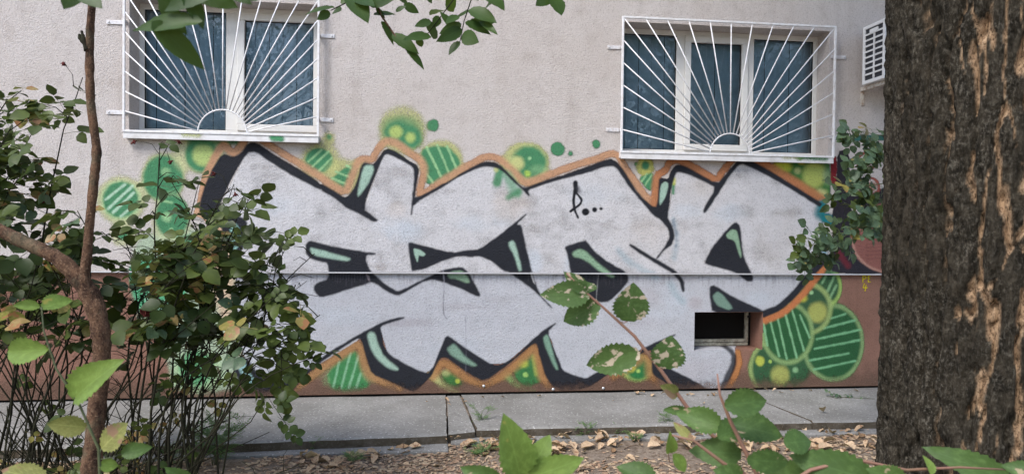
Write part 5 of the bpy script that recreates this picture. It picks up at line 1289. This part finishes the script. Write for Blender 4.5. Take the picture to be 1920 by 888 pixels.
# ------------------------------------------------------------------ weeds along the kerb
def frond_mesh(seed, mat):
    rr_ = random.Random(seed); gs = []
    st = MB().tube([(0, 0, 0), (.05, 0, .012), (.10, 0, .012)], .0009, 3, False); gs.append((st.v, st.f, [(0, 0)]*len(st.v), Matrix.Identity(4)))
    for i in range(6):
        x = .018+.015*i; s = (1-abs(i-2.2)/5)
        for sg in (1, -1):
            g = leaf_geom(.030*s, .009*s, 3, 0, .1, .1, 1, .45, seed+i)
            gs.append((*g, Matrix.Translation((x, 0, .011)) @ Matrix.Rotation(R_(sg*rr_.uniform(40, 60)), 4, 'Z') @ Matrix.Rotation(R_(rr_.uniform(-25, 25)), 4, 'X')))
    g = leaf_geom(.03, .009, 3, 0, .1, .1, 1, .45, seed); gs.append((*g, Matrix.Translation((.1, 0, .012))))
    return leaf_mesh('leaf', mat, gs)
FR = [frond_mesh(i, M['weed']) for i in range(4)]
r = random.Random(41)
def weed(px, py, zbase, nst, hgt, spread, sc, label):
    q = at_z(px, py, zbase); e = empty('weed', tuple(q)); tag(e, label, 'weed', 'weeds growing along the kerb')
    for k in range(nst):
        a = r.uniform(0, 6.28); T = Vector((q[0]+math.cos(a)*spread*r.random(), q[1]+math.sin(a)*spread*.5*r.random(), zbase+hgt*r.uniform(.45, 1)))
        B = Vector((q[0]+r.uniform(-.02, .02), q[1]+r.uniform(-.02, .02), zbase-.01)); K = Vector((B.x*.7+T.x*.3, B.y*.7+T.y*.3, T.z*.8+B.z*.2))
        P = bez(np.array(B), np.array(K), np.array(T), 6)
        part(MB().tube(P, [.0018, .0016, .0014, .0012, .001, .0008], 4), 'stem', M['stem_green'], e, True)
        for j in range(7):
            i = 1+(j*5)//7; p = P[min(5, i+(j % 2))]; aa = r.uniform(0, 6.28)
            place(r.choice(FR), 'leaf', e, p, Vector((math.cos(aa), math.sin(aa)*.7, r.uniform(0, .7))), Vector((0, -.5, 1)), sc*r.uniform(.7, 1.2))
weed(405, 872, 0.0, 17, .30, .24, .95, 'tall feathery green weed clump under the rose bush')
weed(320, 872, 0.0, 5, .10, .10, .7, 'small feathery weed under the rose bush')
weed(585, 846, 0.0, 3, .09, .05, .55, 'tiny weed at the kerb right of the rose bush')
weed(905, 803, 0.02, 4, .16, .07, .6, 'thin weed growing from the cracked pavement joint')
weed(665, 866, 0.0, 4, .06, .10, .5, 'low weed among dry leaves before the wide slab')
weed(1095, 820, 0.0, 6, .10, .12, .55, 'small weed clump against the kerb below the letters')
weed(1160, 818, 0.0, 3, .07, .06, .5, 'sparse weed sprig beside the kerb')
weed(1248, 812, 0.0, 6, .14, .10, .55, 'upright weed clump at the kerb behind the red stem')
weed(900, 856, 0.0, 6, .08, .12, .55, 'low weed patch in the soil before the cracked joint')
weed(1190, 828, 0.0, 4, .06, .08, .5, 'low weed sprig in the leaf litter')

# ------------------------------------------------------------------ fallen leaves
def dry_mesh(seed, mat):
    rr_ = random.Random(seed); L = rr_.uniform(.06, .10); Wd = L*rr_.uniform(.45, .65)
    V, F, UV = leaf_geom(L, Wd, 5, .05, rr_.uniform(.3, .9), rr_.uniform(-.35, .45), 1, .45, seed)
    V = [(x-L/2, y, z+rr_.uniform(-.004, .004)) for x, y, z in V]; mn = min(v[2] for v in V)
    return leaf_mesh('fallen_leaf', mat, [([(x, y, z-mn) for x, y, z in V], F, UV, Matrix.Identity(4))])
DRY = [dry_mesh(100+i, M['dry1']) for i in range(7)] + [dry_mesh(200+i, M['dry2']) for i in range(5)]
r = random.Random(51)
def dryleaf(x, y, z, sc, label, grp):
    o = bpy.data.objects.new('fallen_leaf', r.choice(DRY)); COL.objects.link(o)
    o.matrix_world = Matrix.Translation((x, y, z)) @ Matrix.Rotation(r.uniform(0, 6.28), 4, 'Z') @ Matrix.Rotation(r.uniform(-.45, .45), 4, 'X') @ Matrix.Rotation(r.uniform(-.3, .3), 4, 'Y') @ Matrix.Scale(sc, 4)
    tag(o, label, 'leaf', grp)
LZ = [((880, 812), (1060, 812), (1060, 850), (860, 860), 74), ((1060, 812), (1250, 808), (1250, 840), (1060, 850), 40), ((1250, 806), (1645, 803), (1645, 850), (1250, 848), 110), ((540, 858), (800, 838), (820, 870), (560, 885), 34), ((820, 860), (1200, 850), (1200, 886), (820, 886), 20), ((0, 868), (420, 868), (420, 888), (0, 888), 16)]
LLB = ['dry tan leaf in the heap below the cracked joint', 'dry tan leaf on the soil between the joint and the red stem', 'dry tan leaf in the thick drift beside the large trunk', 'dry tan leaf on the soil before the wide slab', 'dry tan leaf on the open soil behind the lime leaves', 'dry leaf on the soil under the rose bush']
for zi, (*quad, n) in enumerate(LZ):
    for k in range(n):
        u, v = r.random(), r.random()
        px = (quad[0][0]*(1-u)+quad[1][0]*u)*(1-v)+(quad[3][0]*(1-u)+quad[2][0]*u)*v
        py = (quad[0][1]*(1-u)+quad[1][1]*u)*(1-v)+(quad[3][1]*(1-u)+quad[2][1]*u)*v
        q = at_z(px, py, .01); x, y = float(q[0]), float(q[1])
        zz_ = soil_z(x, y) if y < -0.76 else 0.032
        dryleaf(x, y, zz_+.004, r.uniform(.6, 1.25), LLB[zi], 'dry leaves on the soil')
for px, py in [(r.uniform(1180, 1345), r.uniform(738, 744)) for _ in range(14)] + [(r.uniform(1400, 1530), r.uniform(731, 737)) for _ in range(10)] + [(868, 748), (872, 754), (838, 752), (842, 760), (1012, 744), (942, 745), (800, 753), (1150, 752), (1320, 757), (905, 746), (846, 820), (858, 822), (836, 824), (1605, 733)]:
    q = at_z(px, py, ZP+.002); dryleaf(float(q[0]), min(float(q[1]), -.03), ZP+.006, r.uniform(.35, .75), 'dry leaf lying on the concrete pavement along the wall', 'dry leaves on the pavement')
q = at_z(1545, 774, ZP); dryleaf(float(q[0]), float(q[1]), ZP+.006, .95, 'single curled ochre leaf alone on the right hand slab', 'dry leaves on the pavement')
# wilted green sprig on the right slab
q = at_z(1575, 743, ZP); sg = empty('wilted_sprig', (float(q[0]), float(q[1]), ZP)); tag(sg, 'wilted green sprig dropped on the pavement near the wall', 'sprig')
a0, a1 = Vector(at_z(1550, 742, ZP+.006)), Vector(at_z(1640, 747, ZP+.006))
part(MB().tube([a0, (a0+a1)/2, a1], .002, 5), 'stem', M['stem_green'], sg, True)
for k in range(8):
    place(r.choice(ROSEP), 'leaf', sg, a0.lerp(a1, k/11)+Vector((0, 0, .01)), Vector((r.uniform(-1, 1), r.uniform(-1, 1), .1)), Vector((0, -.3, 1)), .45)
# crumbs of leaf and bark: one mass
n = 17000; V = []; F = []
for k in range(n):
    px = r.uniform(-60, 1700); py = r.uniform(806, 905)
    q = at_z(px, py, .0); x, y = float(q[0])+r.gauss(0, .02), float(q[1])
    if y > -0.84: continue
    if fbm(np.array([x*1.7]), np.array([y*3]), 0, 91, 2)[0] < r.uniform(.28, .60): continue
    z = soil_z(x, y)+.004; s = r.uniform(.006, .030)*r.uniform(.6, 1); a = r.uniform(0, 6.28); c_, s_ = math.cos(a)*s, math.sin(a)*s; t = r.uniform(.25, .7); b = len(V)
    V += [(x-c_, y-s_, z+r.uniform(0, .006)), (x-s_*t, y+c_*t, z+r.uniform(0, .009)), (x+c_, y+s_, z+r.uniform(0, .006)), (x+s_*t, y-c_*t, z)]
    F += [(b, b+1, b+2, b+3)]
me = bpy.data.meshes.new('leaf_litter'); me.from_pydata(V, [], F); me.update(); me.materials.append(M['dry1']); me.materials.append(M['dry2'])
me.polygons.foreach_set('material_index', np.array([r.random() < .5 for _ in F], np.int32))
tag(obj('leaf_litter', me), 'crumbled dry leaves scattered over the soil', 'leaf litter', kind='stuff')
for k in range(9):
    px, py = r.uniform(520, 1640), r.uniform(825, 880); q = at_z(px, py, .012); x, y = float(q[0]), float(q[1]); a = r.uniform(0, 3.1); L = r.uniform(.08, .22)
    z = soil_z(x, y)+.006
    o = MB().tube([(x-math.cos(a)*L/2, y-math.sin(a)*L/2, z), (x, y+.01, z+.006), (x+math.cos(a)*L/2, y+math.sin(a)*L/2, z)], [.003, .0028, .0016], 5).build('fallen_twig', M['bark_small'], None, True)
    tag(o, 'thin dry twig lying on the soil among the leaves', 'twig', 'twigs on the soil')

# ------------------------------------------------------------------ trees across the yard (mirrored in the panes)
r = random.Random(61); rn = np.random.default_rng(61)
def yard_tree(x, y, hgt, cr, n):
    e = empty('yard_tree', (x, y, 0)); tag(e, 'leafy tree across the yard, seen only mirrored in the window panes', 'tree', 'trees across the yard')
    part(MB().tube([(x, y, -.05), (x+.1, y, hgt*.3), (x-.1, y, hgt*.6), (x, y, hgt*.9)], [.22, .18, .12, .03], 10), 'trunk', M['bark_small'], e, True)
    for k in range(6):
        a = k*1.05; part(MB().tube([(x, y, hgt*(.35+.06*k)), (x+math.cos(a)*cr*.4, y+math.sin(a)*cr*.4, hgt*(.5+.06*k)), (x+math.cos(a)*cr*.8, y+math.sin(a)*cr*.8, hgt*(.56+.06*k))], [.08, .05, .015], 6), 'limb', M['bark_small'], e, True)
    cl = rn.normal(size=(45, 3)); cl /= np.linalg.norm(cl, axis=1)[:, None]; cl *= rn.uniform(.35, 1, (45, 1))
    ctr = np.array([0, 0, hgt*.66])+cl*np.array([cr, cr, hgt*.36])
    n = n*3; P = ctr[rn.integers(0, 45, n)]+rn.normal(size=(n, 3))*cr*.17
    a = rn.normal(size=(n, 3)); a /= np.linalg.norm(a, axis=1)[:, None]; b = np.cross(a, rn.normal(size=(n, 3))); b /= np.linalg.norm(b, axis=1)[:, None]
    s = rn.uniform(.04, .08, (n, 1))
    V = np.stack([P-a*s, P+b*s*.55, P+a*s, P-b*s*.55], 1).reshape(-1, 3); F = np.arange(4*n).reshape(n, 4)
    obj('crown', mesh_np('crown', V, F), M['tree_leaf'], e)
for (x, y, hh, cr, n) in ((-7.5, -15, 8.5, 3.0, 7000), (-1.5, -18, 10, 3.4, 8000), (5.5, -16, 9, 3.2, 8000), (12, -19, 10, 3.6, 8000), (-14, -20, 10, 3.6, 7000), (19, -17, 9, 3.4, 7000)):
    yard_tree(x, y, hh, cr, n)
